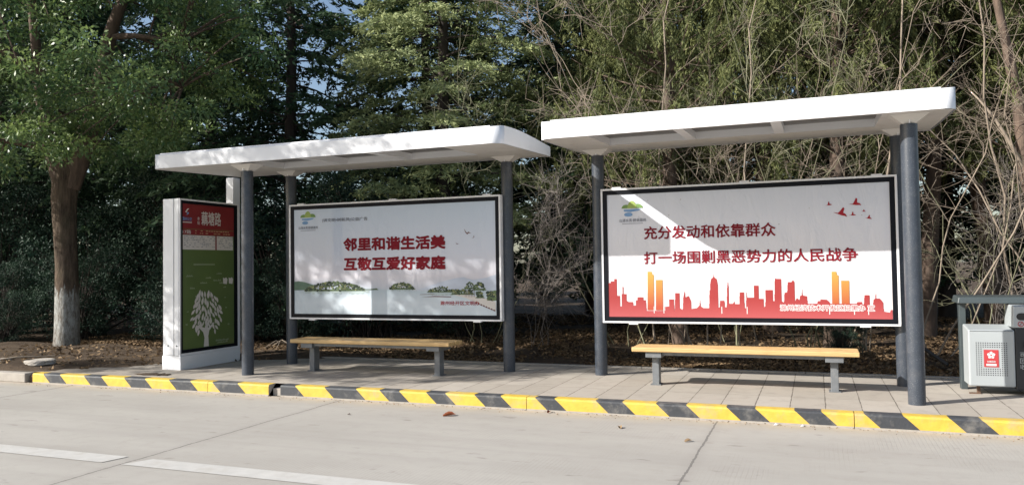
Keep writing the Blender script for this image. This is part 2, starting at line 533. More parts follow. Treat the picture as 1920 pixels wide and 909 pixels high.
class MB:
    """collects boxes, tubes and prisms into ONE mesh"""
    def __init__(s, off=(0, 0, 0)):
        s.v = []; s.f = []; s.mi = []; s.off = Vector(off); s.smooth = []
    def add(s, verts, faces, mi=0, smooth=False):
        b = len(s.v)
        s.v += [tuple(Vector(p) - s.off) for p in verts]
        s.f += [tuple(i + b for i in f) for f in faces]
        s.mi += [mi] * len(faces)
        s.smooth += [smooth] * len(faces)
    def box(s, x0, x1, y0, y1, z0, z1, mi=0):
        v = [(x, y, z) for z in (z0, z1) for y in (y0, y1) for x in (x0, x1)]
        s.add(v, [(0, 2, 3, 1), (4, 5, 7, 6), (0, 1, 5, 4), (2, 6, 7, 3), (0, 4, 6, 2), (1, 3, 7, 5)], mi)
    def hexa(s, bot, top, mi=0):
        s.add(list(bot) + list(top), [(3, 2, 1, 0), (4, 5, 6, 7), (0, 1, 5, 4), (1, 2, 6, 5), (2, 3, 7, 6), (3, 0, 4, 7)], mi)
    def tube(s, pts, rad, sides=8, mi=0, caps=True, smooth=True):
        P = [Vector(p) for p in pts]
        n = len(P)
        rad = rad if hasattr(rad, '__len__') else [rad] * n
        vs = []; fs = []
        ref = Vector((0.13, 0.31, 1)).normalized()
        for i in range(n):
            d = (P[min(i + 1, n - 1)] - P[max(i - 1, 0)]).normalized()
            a = d.cross(ref)
            if a.length < 1e-3: a = d.cross(Vector((1, 0, 0)))
            a.normalize(); b = d.cross(a)
            for k in range(sides):
                t = 2 * PI * k / sides
                vs.append(P[i] + (a * math.cos(t) + b * math.sin(t)) * rad[i])
        for i in range(n - 1):
            for k in range(sides):
                k2 = (k + 1) % sides
                fs.append((i * sides + k, i * sides + k2, (i + 1) * sides + k2, (i + 1) * sides + k))
        s.add(vs, fs, mi, smooth)
        if caps:
            s.add(vs[:sides], [tuple(range(sides))], mi)
            s.add(vs[-sides:], [tuple(reversed(range(sides)))], mi)
    def prism(s, poly, z0, z1, mi=0):
        n = len(poly)
        v = [(x, y, z0) for x, y in poly] + [(x, y, z1) for x, y in poly]
        f = [tuple(reversed(range(n))), tuple(range(n, 2 * n))] + [(i, (i + 1) % n, n + (i + 1) % n, n + i) for i in range(n)]
        s.add(v, f, mi)
    def flat(s, poly, z, mi=0):
        s.add([(x, y, z) for x, y in poly], [tuple(range(len(poly)))], mi)
    def build(s, name, mats, parent=None, bevel=0.0, tri=False, seg=2):
        me = bpy.data.meshes.new(name)
        me.from_pydata(s.v, [], s.f)
        for m in (mats if isinstance(mats, (list, tuple)) else [mats]):
            me.materials.append(m)
        me.polygons.foreach_set('material_index', s.mi)
        me.polygons.foreach_set('use_smooth', s.smooth)
        bm = bmesh.new(); bm.from_mesh(me)
        if bevel:
            bmesh.ops.remove_doubles(bm, verts=bm.verts, dist=1e-5)
            es = [e for e in bm.edges if len(e.link_faces) == 2 and e.calc_face_angle(0) > 0.6]
            bmesh.ops.bevel(bm, geom=es, offset=bevel, segments=seg, affect='EDGES', profile=0.5, clamp_overlap=True)
        if tri:
            bmesh.ops.triangulate(bm, faces=[f for f in bm.faces if len(f.verts) > 4])
        bmesh.ops.recalc_face_normals(bm, faces=bm.faces) if not tri else None
        bm.to_mesh(me); bm.free()
        me.update()
        return link_mesh(name, me, parent)

def np_mesh(name, V, F, mats, tint=None, smooth=False):
    """quads from numpy arrays"""
    me = bpy.data.meshes.new(name)
    V = np.asarray(V, np.float32); F = np.asarray(F, np.int32)
    k = F.shape[1]
    me.vertices.add(len(V)); me.vertices.foreach_set('co', V.ravel())
    me.loops.add(F.size); me.loops.foreach_set('vertex_index', F.ravel())
    me.polygons.add(len(F)); me.polygons.foreach_set('loop_start', np.arange(0, F.size, k, dtype=np.int32))
    if smooth:
        me.polygons.foreach_set('use_smooth', np.ones(len(F), bool))
    me.update(calc_edges=True)
    if tint is not None:
        a = me.attributes.new('tint', 'FLOAT', 'POINT')
        a.data.foreach_set('value', np.asarray(tint, np.float32))
    me.materials.append(mats)
    me.validate()
    return me

def unit(a):
    return a / np.maximum(np.linalg.norm(a, axis=-1, keepdims=True), 1e-9)

def leaf_mesh(name, P, D, ln, wd, mt, tint, rng, bend=0.0):
    """pointed leaves / needle tufts: centre P, long axis D; kite-shaped faces"""
    n = len(P)
    D = unit(D)
    S = unit(np.cross(D, rng.normal(size=(n, 3))))
    ln = np.broadcast_to(ln, (n,))[:, None]; wd = np.broadcast_to(wd, (n,))[:, None]
    U = D * ln * 0.5; W = S * wd * 0.5
    N = np.cross(D, S) * ln * bend
    V = np.empty((n, 4, 3), np.float32)
    V[:, 0] = P - U + N; V[:, 1] = P + W - U * 0.1; V[:, 2] = P + U + N; V[:, 3] = P - W - U * 0.1
    F = np.arange(n * 4).reshape(n, 4)
    return np_mesh(name, V.reshape(-1, 3), F, mt, np.repeat(tint, 4))

def art_text(body, parent, name, u0, u1, v0, v1, mt, z, bold=0.0, shear=0.0, keep=False):
    """lettering as a flat mesh that fills the box u0..u1, v0..v1 of its parent's plane"""
    c = bpy.data.curves.new(name, 'FONT')
    c.body = body; c.size = 1.0; c.resolution_u = 3; c.fill_mode = 'BOTH'
    o = bpy.data.objects.new(name, c)
    COL.objects.link(o)
    dg = bpy.context.evaluated_depsgraph_get()
    me = bpy.data.meshes.new_from_object(o.evaluated_get(dg))
    bpy.data.objects.remove(o); bpy.data.curves.remove(c)
    co = np.empty(len(me.vertices) * 3, np.float32)
    me.vertices.foreach_get('co', co); co = co.reshape(-1, 3)
    lo, hi = co.min(0), co.max(0)
    sx = (u1 - u0) / (hi[0] - lo[0]); sy = (v1 - v0) / (hi[1] - lo[1])
    if keep: sx = sy = min(sx, sy)
    co[:, 0] = u0 + (co[:, 0] - lo[0]) * sx; co[:, 1] = v0 + (co[:, 1] - lo[1]) * sy
    co[:, 0] += (co[:, 1] - v0) * shear
    co[:, 2] = z
    polys = [list(p.vertices) for p in me.polygons]
    bpy.data.meshes.remove(me)
    nv = len(co); C_ = [co]; F_ = list(polys)
    if bold:       # heavier strokes: shifted copies of the glyphs, each a hair above the last
        q = bold * (v1 - v0)
        ring = [(math.cos(a) * q, math.sin(a) * q) for a in np.linspace(0, 2 * PI, 9)[:-1]]
        for i, (dx, dy) in enumerate(ring):
            c2 = co.copy(); c2[:, 0] += dx; c2[:, 1] += dy; c2[:, 2] += .00012 * (i + 1)
            C_.append(c2); F_ += [[k + nv * (i + 1) for k in f] for f in polys]
    me = bpy.data.meshes.new(name)
    me.from_pydata(np.concatenate(C_).tolist(), [], F_)
    me.materials.clear(); me.materials.append(mt)
    for p in me.polygons: p.material_index = 0
    return link_mesh(name, me, parent)

# ------------------------------------------------------------------ the setting: ground, road, kerb, pavement
ZP = 0.1317
def sheet(name, x0, x1, y0, y1, z, m):
    b = MB(); b.add([(x0, y0, z), (x1, y0, z), (x1, y1, z), (x0, y1, z)], [(0, 1, 2, 3)])
    return tag(b.build(name, m), kind="structure")
sheet("ground", -900, 900, -900, 900, -0.06, M['soil'])
sheet("road", -120, 120, -14, 0.02, 0.0, M['road'])
b = MB()
for x0, x1 in ((-60, -6.02), (-5.87, 40)):
    b.add([(x0, -3.03, .004), (x1 - (.05 if x1 < 0 else 0), -3.03, .004), (x1, -2.82, .004), (x0 + (.11 if x0 > -10 else 0), -2.82, .004)], [(0, 1, 2, 3)])
tag(b.build("lane_marking", M['line']), kind="structure")

# striped kerb, stones about 1.03 m long
EDG = [-10.77, -10.58, -10.27, -9.84, -9.53, -9.14, -8.79, -8.4, -8.06, -7.72, -7.34, -6.88, -6.72, -6.52, -6.12, -5.7, -5.4, -5.15,
       -4.82, -4.59, -4.25, -3.95, -3.57, -3.36, -2.93, -2.66, -2.33, -2.04, -1.67, -1.41, -1.07, -0.84, -0.49, -0.18, 0.17, 0.41]
COLR = ['y', 'b', 'y', 'b', 'y', 'b', 'y', 'b', 'y', 'b', 'y', 'gap', 'b', 'y', 'b', 'y', 'b', 'y', 'b', 'y', 'b', 'y', 'b', 'y', 'b', 'y', 'b', 'y', 'b', 'y', 'b', 'y', 'b', 'y', 'b']
rk = random.Random(3)
c_ = 'y'
while EDG[-1] < 14:
    EDG.append(EDG[-1] + (rk.uniform(.34, .42) if c_ == 'y' else rk.uniform(.24, .32)))
    COLR.append(c_); c_ = 'b' if c_ == 'y' else 'y'
HK = ZP + 0.004
PROF = [(0.0, 0.0, 0.15), (0.0, 0.018, .13), (0.0, HK - 0.02, 0.025), (0.006, HK - 0.006, 0.006), (0.02, HK, 0.0), (0.135, HK, 0.0)]   # y, z, slant of the paint edge
JNT = [-1.6 + 1.03 * k for k in range(-9, 16)]
b = MB()
for i, cc in enumerate(COLR):
    if cc == 'gap':
        # broken stone end: a low stump set back
        b.box(EDG[i] + .02, EDG[i + 1] - .01, .05, .13, 0, HK - .05, 2)
        continue
    a0, a1 = EDG[i], EDG[i + 1]
    first = i == 0 or COLR[i - 1] == 'gap'; last = i + 1 < len(COLR) and COLR[i + 1] == 'gap'
    jog = -0.012 if a0 < -6.8 else 0.0
    cuts = [0.0] + [ (j - a0) / (a1 - a0) for j in JNT if a0 + .16 < j < a1 - .03] + [1.0]
    for c0, c1 in zip(cuts[:-1], cuts[1:]):
        vs = []
        for (yy, zz, sl) in PROF:
            s0 = 0 if (first and c0 == 0) else (sl if c0 == 0 else 0)
            s1 = 0 if (last and c1 == 1) else (sl if c1 == 1 else 0)
            xa = a0 + (a1 - a0) * c0 + s0 + (.003 if c0 > 0 else 0)
            xb = a0 + (a1 - a0) * c1 + s1 - (.003 if c1 < 1 else 0)
            vs += [(xa, yy + jog, zz), (xb, yy + jog, zz)]
        mi = 0 if cc == 'y' else 1
        fs = [(2 * k, 2 * k + 1, 2 * k + 3, 2 * k + 2) for k in range(len(PROF) - 1)]
        b.add(vs, fs[:1], 2); b.add(vs, fs[1:], mi)
        if first and c0 == 0: b.add(vs, [tuple(2 * k for k in range(len(PROF)))], 2)
        if last and c1 == 1: b.add(vs, [tuple(2 * k + 1 for k in range(len(PROF)))], 2)
tag(b.build("striped_kerb", [M['curb_y'], M['curb_b'], M['curb_c']]), kind="structure")
b = MB(); b.box(-60, -10.92, -.01, .14, 0, .125); 
tag(b.build("plain_kerb", M['curb_c'], bevel=.012), kind="structure")
b = MB(); b.box(-10.9, -10.78, .05, .14, 0, .09); tag(b.build("broken_kerb", M['rust']), kind="structure")
b = MB(); b.add([(-11.4, .137, ZP), (14, .137, ZP), (14, 2.56, ZP), (-8.9, 2.56, ZP), (-9.6, 2.1, ZP), (-10.4, 1.2, ZP), (-11.0, .45, ZP)], [(0, 1, 2, 3, 4, 5, 6)])
tag(b.build("pavement", M['paving'], tri=True), kind="structure")
b = MB()
for k in range(-10, 15):
    b.box(k * 1.0, k * 1.0 + .994, 2.565, 2.66, .0, ZP + .012)
tag(b.build("edging_strip", M['curb_c'], bevel=.006), kind="structure")

# soil bed behind, gently uneven
def soil_z(x, y):
    return 0.105 + 0.03 * np.sin(x * 1.7 + y) * np.sin(y * 1.3 - x * .4) + 0.02 * np.sin(x * 4.1) * np.sin(y * 3.7) + 0.012 * np.maximum(y - 4, 0)
gx = np.concatenate([np.linspace(-60, -18, 22), np.linspace(-17.7, 8, 105), np.linspace(8.5, 40, 18)]); gy = np.concatenate([np.linspace(2.66, 10, 40), np.linspace(10.5, 60, 24)])
X, Y = np.meshgrid(gx, gy)
Z = soil_z(X, Y); Z = np.where(Y < 2.9, np.minimum(Z, .12), Z)
nx, ny = len(gx), len(gy)
ii = (np.arange(ny - 1)[:, None] * nx + np.arange(nx - 1)[None]).ravel()
me = np_mesh("soil_bed", np.stack([X, Y, Z], -1).reshape(-1, 3), np.stack([ii, ii + 1, ii + nx + 1, ii + nx], 1), M['soil'], smooth=True)
tag(link_mesh("soil_bed", me), kind="structure")
# soil spilled round the left end of the pavement
gx = np.linspace(-40, -7.0, 140); gy = np.linspace(.14, 2.9, 40)
X, Y = np.meshgrid(gx, gy)
edge = np.interp(Y, [.14, .45, 1.0, 1.6, 2.2, 2.62, 2.9], [-10.95, -10.6, -10.0, -9.3, -8.5, -7.6, -7.0]) + .12 * np.sin(Y * 9) + .08 * np.sin(Y * 23 + 1)
dd = edge - X
Z = np.where(dd > 0, ZP + .004 + np.minimum(dd, .8) * .07 + .02 * np.sin(X * 3.1) * np.sin(Y * 4) * np.clip(dd, 0, 1) + .012 * np.sin(X * 11) * np.sin(Y * 13) * np.clip(dd * 2, 0, 1), ZP - .02)
Z = np.where(Y < .2, np.minimum(Z, .125), Z)
nx, ny = len(gx), len(gy)
ii = (np.arange(ny - 1)[:, None] * nx + np.arange(nx - 1)[None]).ravel()
me = np_mesh("soil_verge", np.stack([X, Y, Z], -1).reshape(-1, 3), np.stack([ii, ii + 1, ii + nx + 1, ii + nx], 1), M['soil'], smooth=True)
tag(link_mesh("soil_verge", me), kind="structure")

# ------------------------------------------------------------------ bus shelters
YF, YR, PR = 0.6616, 1.8398, 0.076
YFASC, YREAR = .3655, 2.15
def Bz(y): return 2.841 + (y - YFASC) * .0409
TOPY = [.3655, .415, .475, .758, 1.061, 1.345, 1.63, 1.88, 2.15]
TOPZ = [3.016, 3.038, 3.049, 3.067, 3.074, 3.068, 3.060, 3.050, 3.040]
def Tz(y): return float(np.interp(y, TOPY, TOPZ))

def make_shelter(label, x0, x1, posts, bays, column=None):
    org = ((x0 + x1) / 2, 1.2, ZP)
    root = thing("bus_shelter", label, "bus shelter", org, group="bus shelters on the pavement")
    # roof shell
    rc = .15
    st = [(YFASC + rc * (1 - math.cos(a)), rc * (1 - math.sin(a))) for a in np.linspace(0, PI / 2, 6)] + [(y, 0.0) for y in TOPY[3:]]
    m = MB(org); vs = []; fs = []
    for (y, ins) in st:
        bz, tz = Bz(y), Tz(y)
        vs += [(x0 + ins, y, bz), (x1 - ins, y, bz), (x1 - ins, y, tz), (x0 + ins, y, tz)]
    n = len(st)
    for i in range(n - 1):
        a = 4 * i; c = a + 4
        fs += [(a + 1, c + 1, c + 2, a + 2), (a + 3, a + 2, c + 2, c + 3), (a, a + 3, c + 3, c)]
    fs += [(0, 1, 2, 3), (4 * n - 4, 4 * n - 1, 4 * n - 2, 4 * n - 3)]
    m.add(vs, fs)
    roof = m.build("roof", M['white'], root)
    for p in roof.data.polygons: p.use_smooth = len(p.vertices) == 4 and abs(p.normal.z) < .9 and abs(p.normal.y) > .02 and abs(p.normal.y) < .999
    # raised top sheet
    m = MB(org); vs = []
    ys = [.41] + TOPY[2:-1] + [2.12]
    for y in ys: vs += [(x0 + .13, y, Tz(y) + .012), (x1 - .13, y, Tz(y) + .012)]
    k = len(ys)
    fs = [(2 * i, 2 * i + 1, 2 * i + 3, 2 * i + 2) for i in range(k - 1)]
    vs += [(x0 + .13, .41, Tz(.41) - .01), (x1 - .13, .41, Tz(.41) - .01)]
    fs.append((2 * k, 2 * k + 1, 1, 0))
    m.add(vs, fs); m.build("top_sheet", M['white'], roof)
    # soffit with recessed bays
    xa, xb = bays
    yA, yB_ = .43, 1.40
    m = MB(org)
    def pan(xs0, xs1, y0, y1, dz=.002):
        m.add([(xs0, y0, Bz(y0) + dz), (xs1, y0, Bz(y0) + dz), (xs1, y1, Bz(y1) + dz), (xs0, y1, Bz(y1) + dz)], [(0, 3, 2, 1)])
    pan(x0 + .02, xa, .44, YREAR - .005); pan(xb, x1 - .02, .44, YREAR - .005); pan(xa, xb, YFASC + .006, yA); pan(xa, xb, yB_, YREAR - .005)
    pan(x0 + .1, xa, YFASC + .006, .44); pan(xb, x1 - .1, YFASC + .006, .44)
    m.build("soffit", M['soffit'], roof)
    up = .085
    m = MB(org)      # inner upstands of the recess, butted round it
    t = .03
    m.hexa([(xa, yA - t, Bz(yA) + .003), (xb, yA - t, Bz(yA) + .003), (xb, yA, Bz(yA) + .003), (xa, yA, Bz(yA) + .003)],
           [(xa, yA - t, Bz(yA) + up), (xb, yA - t, Bz(yA) + up), (xb, yA, Bz(yA) + up), (xa, yA, Bz(yA) + up)])
    m.hexa([(xa, yB_, Bz(yB_) + .003), (xb, yB_, Bz(yB_) + .003), (xb, yB_ + t, Bz(yB_) + .003), (xa, yB_ + t, Bz(yB_) + .003)],
           [(xa, yB_, Bz(yB_) + up), (xb, yB_, Bz(yB_) + up), (xb, yB_ + t, Bz(yB_) + up), (xa, yB_ + t, Bz(yB_) + up)])
    for s, xx in ((-1, xa), (1, xb)):
        xl, xr = (xx - t, xx) if s < 0 else (xx, xx + t)
        m.hexa([(xl, yA, Bz(yA) + .003), (xr, yA, Bz(yA) + .003), (xr, yB_, Bz(yB_) + .003), (xl, yB_, Bz(yB_) + .003)],
               [(xl, yA, Bz(yA) + up), (xr, yA, Bz(yA) + up), (xr, yB_, Bz(yB_) + up), (xl, yB_, Bz(yB_) + up)])
    m.build("recess_rim", M['white'], roof)
    m = MB(org)
    m.add([(xa, yA, Bz(yA) + up), (xb, yA, Bz(yA) + up), (xb, yB_, Bz(yB_) + up), (xa, yB_, Bz(yB_) + up)], [(0, 3, 2, 1)])
    m.build("ceiling_sheet", M['tinted'], roof)
    for q in (1 / 3, 2 / 3):
        xc = xa + (xb - xa) * q
        m = MB(org)
        m.hexa([(xc - .05, yA, Bz(yA) + .004), (xc + .05, yA, Bz(yA) + .004), (xc + .05, yB_, Bz(yB_) + .004), (xc - .05, yB_, Bz(yB_) + .004)],
               [(xc - .05, yA, Bz(yA) + up - .002), (xc + .05, yA, Bz(yA) + up - .002), (xc + .05, yB_, Bz(yB_) + up - .002), (xc - .05, yB_, Bz(yB_) + up - .002)])
        m.build("cross_beam", M['white'], roof)
    for (px, py, top) in posts:
        m = MB(org)
        m.tube([(px, py, ZP - .02), (px, py, ZP + .05), (px, py, top - .03), (px, py, top)], PR, 28, caps=True)
        po = m.build("post", M['post'], root)
        m = MB(org)
        h = .055; wx, wy = .17, .13
        zt = Bz(py)
        ztf, ztb = Bz(py - wy) + .001, Bz(py + wy) + .001
        m.hexa([(px - h, py - h, top), (px + h, py - h, top), (px + h, py + h, top), (px - h, py + h, top)],
               [(px - wx, max(py - wy, YFASC + .02), ztf), (px + wx, max(py - wy, YFASC + .02), ztf), (px + wx, py + wy, ztb), (px - wx, py + wy, ztb)])
        m.build("bracket", M['soffit'], po)
        m = MB(org)
        m.box(px - .006, px + .006, py - .085, py - .058, top + .001, zt - .001)
        m.build("fin", M['white'], po)
    if column:
        cx0, cx1, cy0, cy1 = column
        m = MB(org); m.box(cx0, cx1, cy0, cy1, ZP - .01, Bz(cy0) + .001)
        m.build("support_column", M['white'], root, bevel=.005)
    return root

XFL, XRL1, XRR1, XRL2, XFR = -7.7378, -7.9329, -4.565, -3.3481, 0.0
make_shelter("white roofed bus shelter over the lake billboard, next to the red and green kiosk",
             -9.087, -4.066, [(XFL, YF, 2.766), (XRL1, YR, 2.83), (XRR1, YR, 2.83)], (-7.72, -4.78), (-9.335, -9.2, 2.095, 2.25))
make_shelter("white roofed bus shelter over the red skyline billboard, next to the grey bin",
             -3.618, 0.376, [(XFR, YF, 2.766), (XRL2, YR, 2.83), (0.008, YR, 2.83)], (-3.08, -0.24))

# ------------------------------------------------------------------ billboards
BW, BH = 3.255, 1.62
def make_billboard(label, xb):
    root = thing("billboard", label, "billboard", (xb, 1.69, 0.7814), (PI / 2, 0, 0), group="billboards mounted between the shelter posts")
    m = MB()
    t = .022
    m.box(0, BW, 0, t, -.10, .006); m.box(0, BW, BH - t, BH, -.10, .006)
    m.box(0, t, t, BH - t, -.10, .006); m.box(BW - t, BW, t, BH - t, -.10, .006)
    m.box(t, BW - t, t, BH - t, -.098, -.03)
    m.build("frame", M['alu'], root, bevel=.003)
    m = MB(); s = .074
    m.box(t, BW - t, t, s, -.029, -.004); m.box(t, BW - t, BH - s, BH - t, -.029, -.004)
    m.box(t, s, s, BH - s, -.029, -.004); m.box(BW - s, BW - t, s, BH - s, -.029, -.004)
    m.build("border", M['black'], root)
    for (lx, ly) in ((.14, BH), (BW * .5, BH), (BW - .25, BH), (.32, -.016), (BW - .4, -.016)):
        m = MB(); m.box(lx, lx + .11, ly, ly + .016, -.05, .004)
        m.build("latch", M['alu'], root, bevel=.003)
    for xs in ((.02, .10), (BW - .10, BW - .02)):
        for yy in (.25, BH - .35):
            m = MB(); m.box(xs[0], xs[1], yy, yy + .08, -.16, -.10)
            m.build("mounting_clamp", M['post'], root)
    return root, s

def poster_plane(root, s, mt):
    m = MB(); nx = 24
    m.add([(s, s, -.012), (BW - s, s, -.012), (BW - s, BH - s, -.012), (s, BH - s, -.012)], [(0, 1, 2, 3)])
    return m.build("poster", mt, root, tri=True)

def circle(cx, cy, rx, ry, n=14, a0=0, a1=2 * PI):
    return [(cx + rx * math.cos(a0 + (a1 - a0) * k / n), cy + ry * math.sin(a0 + (a1 - a0) * k / n)) for k in range(n if abs(a1 - a0 - 2 * PI) < 1e-6 else n + 1)]

def emblem(poster, cx, cy, z):
    """green hills over blue water, the mark at the top left of both posters"""
    m = MB()
    for k, (dx, r, h, mi) in enumerate(((-.072, .055, .045, 0), (.072, .060, .05, 0), (0.0, .055, .088, 1))):
        m.flat([(cx + dx - r, cy)] + [(cx + dx + r * math.cos(a), cy + h * math.sin(a)) for a in np.linspace(PI, 0, 12)] + [], z + .0006 * k, mi)
    m.build("emblem_hills", [M['pgreen'], mat("emblem_light_green", (0.30, 0.40, 0.10), .6)], poster, tri=True)
    m = MB()
    m.flat([(cx - .10, cy - .015), (cx + .11, cy - .010), (cx + .08, cy - .03), (cx - .02, cy - .045), (cx - .10, cy - .035)], z)
    m.flat(circle(cx - .045, cy - .075, .052, .024, 16), z)
    m.build("emblem_water", M['pblue'], poster, tri=True)
    art_text("山清水秀·醉美滁州", poster, "emblem_lettering", cx - .155, cx + .165, cy - .165, cy - .125, M['pgrey'], z, .004)
    m = MB()
    for k in range(22):
        m.flat([(cx - .12 + k * .0115, cy - .188), (cx - .113 + k * .0115, cy - .188), (cx - .113 + k * .0115, cy - .18), (cx - .12 + k * .0115, cy - .18)], z)
    m.build("emblem_small_print", M['pgrey'], poster)

def bird(m, x, y, s, ang, z, mi=0):
    pts = [(-1, .05), (-.35, .02), (-.15, .25), (.25, .95), (.45, .75), (.35, .15), (.75, -.05), (.95, -.4), (.6, -.3), (.2, -.28), (-.3, -.15)]
    c, sn = math.cos(ang), math.sin(ang)
    m.flat([(x + s * (p * c - q * sn), y + s * (p * sn + q * c)) for p, q in pts], z, mi)
def gull(m, x, y, s, ang, z):
    pts = [(-1, .75), (-.45, .1), (0, -.15), (.25, .2), (1, -.05), (.35, -.1), (.05, -.5), (-.2, -.35), (-.6, -.05)]
    c, sn = math.cos(ang), math.sin(ang)
    m.flat([(x + s * (p * c - q * sn), y + s * (p * sn + q * c)) for p, q in pts], z)

# left billboard: lake with islands
root, s = make_billboard("wide billboard with a red slogan above a lake with wooded islands", -7.8555)
lake = poster_mat("lake_print", [(.04, (.56, .64, .70)), (.14, (.62, .69, .75)), (.25, (.47, .56, .62)), (.268, (.55, .58, .65)), (.36, (.65, .63, .68)), (.55, (.58, .62, .72)), (.95, (.50, .59, .72))], BW, BH, .35)  # upper stops bluer than the print, to carry the cool roof shade
p1 = poster_plane(root, s, lake)
Z0 = -.009
m = MB()
m.flat([(2.05, .405), (2.2, .45), (2.4, .51), (2.6, .555), (2.72, .57), (2.85, .53), (3.05, .56), (3.18, .60), (3.18, .405)], Z0)
m.flat([(s, .40), (s, .53), (.5, .48), (.9, .47), (1.2, .43), (1.4, .405)], Z0)
m.build("far_hills", M['pmount'], p1, tri=True)
def island(name, spec, seed, zz, stuff):
    rr = random.Random(seed); m = MB()
    for (x0, x1, base, h, n, shape) in spec:
        for k in range(n * 2):
            t = rr.random(); x = x0 + (x1 - x0) * t
            e = math.sin(PI * min(max(t, .02), .98)) ** .6 if shape == 'dome' else 1 - .75 * t if shape == 'fall' else .75
            y = base + h * e * rr.random() ** .7 * .85; r = h * rr.uniform(.06, .15)
            m.flat([(x + r * 1.35 * rr.uniform(.6, 1.1) * math.cos(a), y + r * rr.uniform(.6, 1.1) * math.sin(a)) for a in np.linspace(0, 2 * PI, 8)[:-1]], zz + .000006 * k, rr.choice((0, 0, 0, 1, 1, 2)))
        m.flat([(x0 - .02, base - .004), (x1 + .03, base - .004), (x1, base + .02), ((x0 + x1) / 2, base + h * .16), (x0 + .02, base + .02)], zz - .0002, 1)
    return m.build(name, [M['pdgreen'], M['pmgreen'], M['polive']], stuff)
m = MB()
m.flat([(s, .405), (s, .525), (.15, .535), (.25, .52), (.40, .48), (.46, .41)], Z0 + .0004)
m.build("left_hill", mat("print_hill_green", (.10, .17, .12), .6, var=.2), p1, tri=True)
island("wooded_island", [(.26, 1.22, .395, .15, 130, 'dome'), (1.15, 1.42, .410, .022, 14, 'fall')], 1, Z0 + .0008, p1)
island("wooded_island", [(1.63, 1.99, .415, .11, 55, 'dome')], 2, Z0 + .0008, p1)
island("wooded_shore", [(2.2, 2.6, .375, .09, 60, 'dome'), (2.55, 2.85, .345, .10, 50, 'flat'), (2.74, 2.88, .42, .10, 22, 'dome'), (2.86, 3.02, .40, .13, 22, 'dome'), (3.06, 3.17, .27, .17, 40, 'flat'), (2.9, 2.99, .30, .12, 20, 'flat')], 3, Z0 + .0008, p1)
m = MB()
rr = random.Random(9)
for (x0, x1, y, h) in ((.26, 1.3, .40, .06), (1.65, 1.98, .42, .035), (2.2, 2.7, .36, .03)):      # printed reflections on the lake
    for k in range(26):
        x = x0 + (x1 - x0) * k / 26; hh = h * rr.uniform(.4, 1)
        m.flat([(x, y - hh), (x + (x1 - x0) / 26, y - hh * .9), (x + (x1 - x0) / 26, y), (x, y)], Z0 + .0003)
m.build("printed_reflection", mat("print_lake_green", (.40, .48, .48), .6), p1)
m = MB()
m.flat([(2.1, .31), (2.3, .325), (2.54, .317), (2.54, .308), (2.3, .312)], Z0 + .0006)
m.flat([(2.08, .345), (2.3, .352), (2.3, .348), (2.08, .34)], Z0 + .0006)
for k in range(7):
    m.flat([(2.74 + k * .022, .31), (2.745 + k * .022, .31), (2.745 + k * .022, .40), (2.74 + k * .022, .40)], Z0 + .0011)
for k in range(8):
    x = 2.88 + k * .036; y = .235 - k * .014
    m.flat([(x, y), (x + .03, y - .012), (x + .03, y + .006), (x + .015, y + .016), (x, y + .010)], Z0 + .0006)
m.build("boats_and_railing", M['pdark'], p1, tri=True)
m = MB(); m.flat([(2.55, .345), (2.75, .30), (3.17, .13), (3.17, .25), (3.0, .30), (2.8, .335)], Z0 + .0005)
m.build("lake_path", M['pcream'], p1, tri=True)
m = MB(); gull(m, 2.785, 1.15, .055, -.2, Z0 + .001); gull(m, 2.872, 1.09, .025, 1.2, Z0 + .001); gull(m, 2.636, 1.007, .025, -.2, Z0 + .001)
m.build("printed_gulls", M['pdark'], p1, tri=True)
art_text("邻里和谐生活美", p1, "slogan_lettering", .903, 2.459, .951, 1.119, M['red_dark'], Z0 + .002, .052)
art_text("互敬互爱好家庭", p1, "slogan_lettering", .908, 2.459, .681, .849, M['red_dark'], Z0 + .002, .052)
art_text("|讲文明•树新风|公益广告", p1, "caption_lettering", .557, 1.287, 1.352, 1.407, M['pgrey'], Z0 + .002, .012)
art_text("滁州经开区文明办", p1, "sponsor_lettering", 2.382, 2.945, .205, .258, M['red'], Z0 + .002, .012)
emblem(p1, .31, 1.432, Z0 + .001)

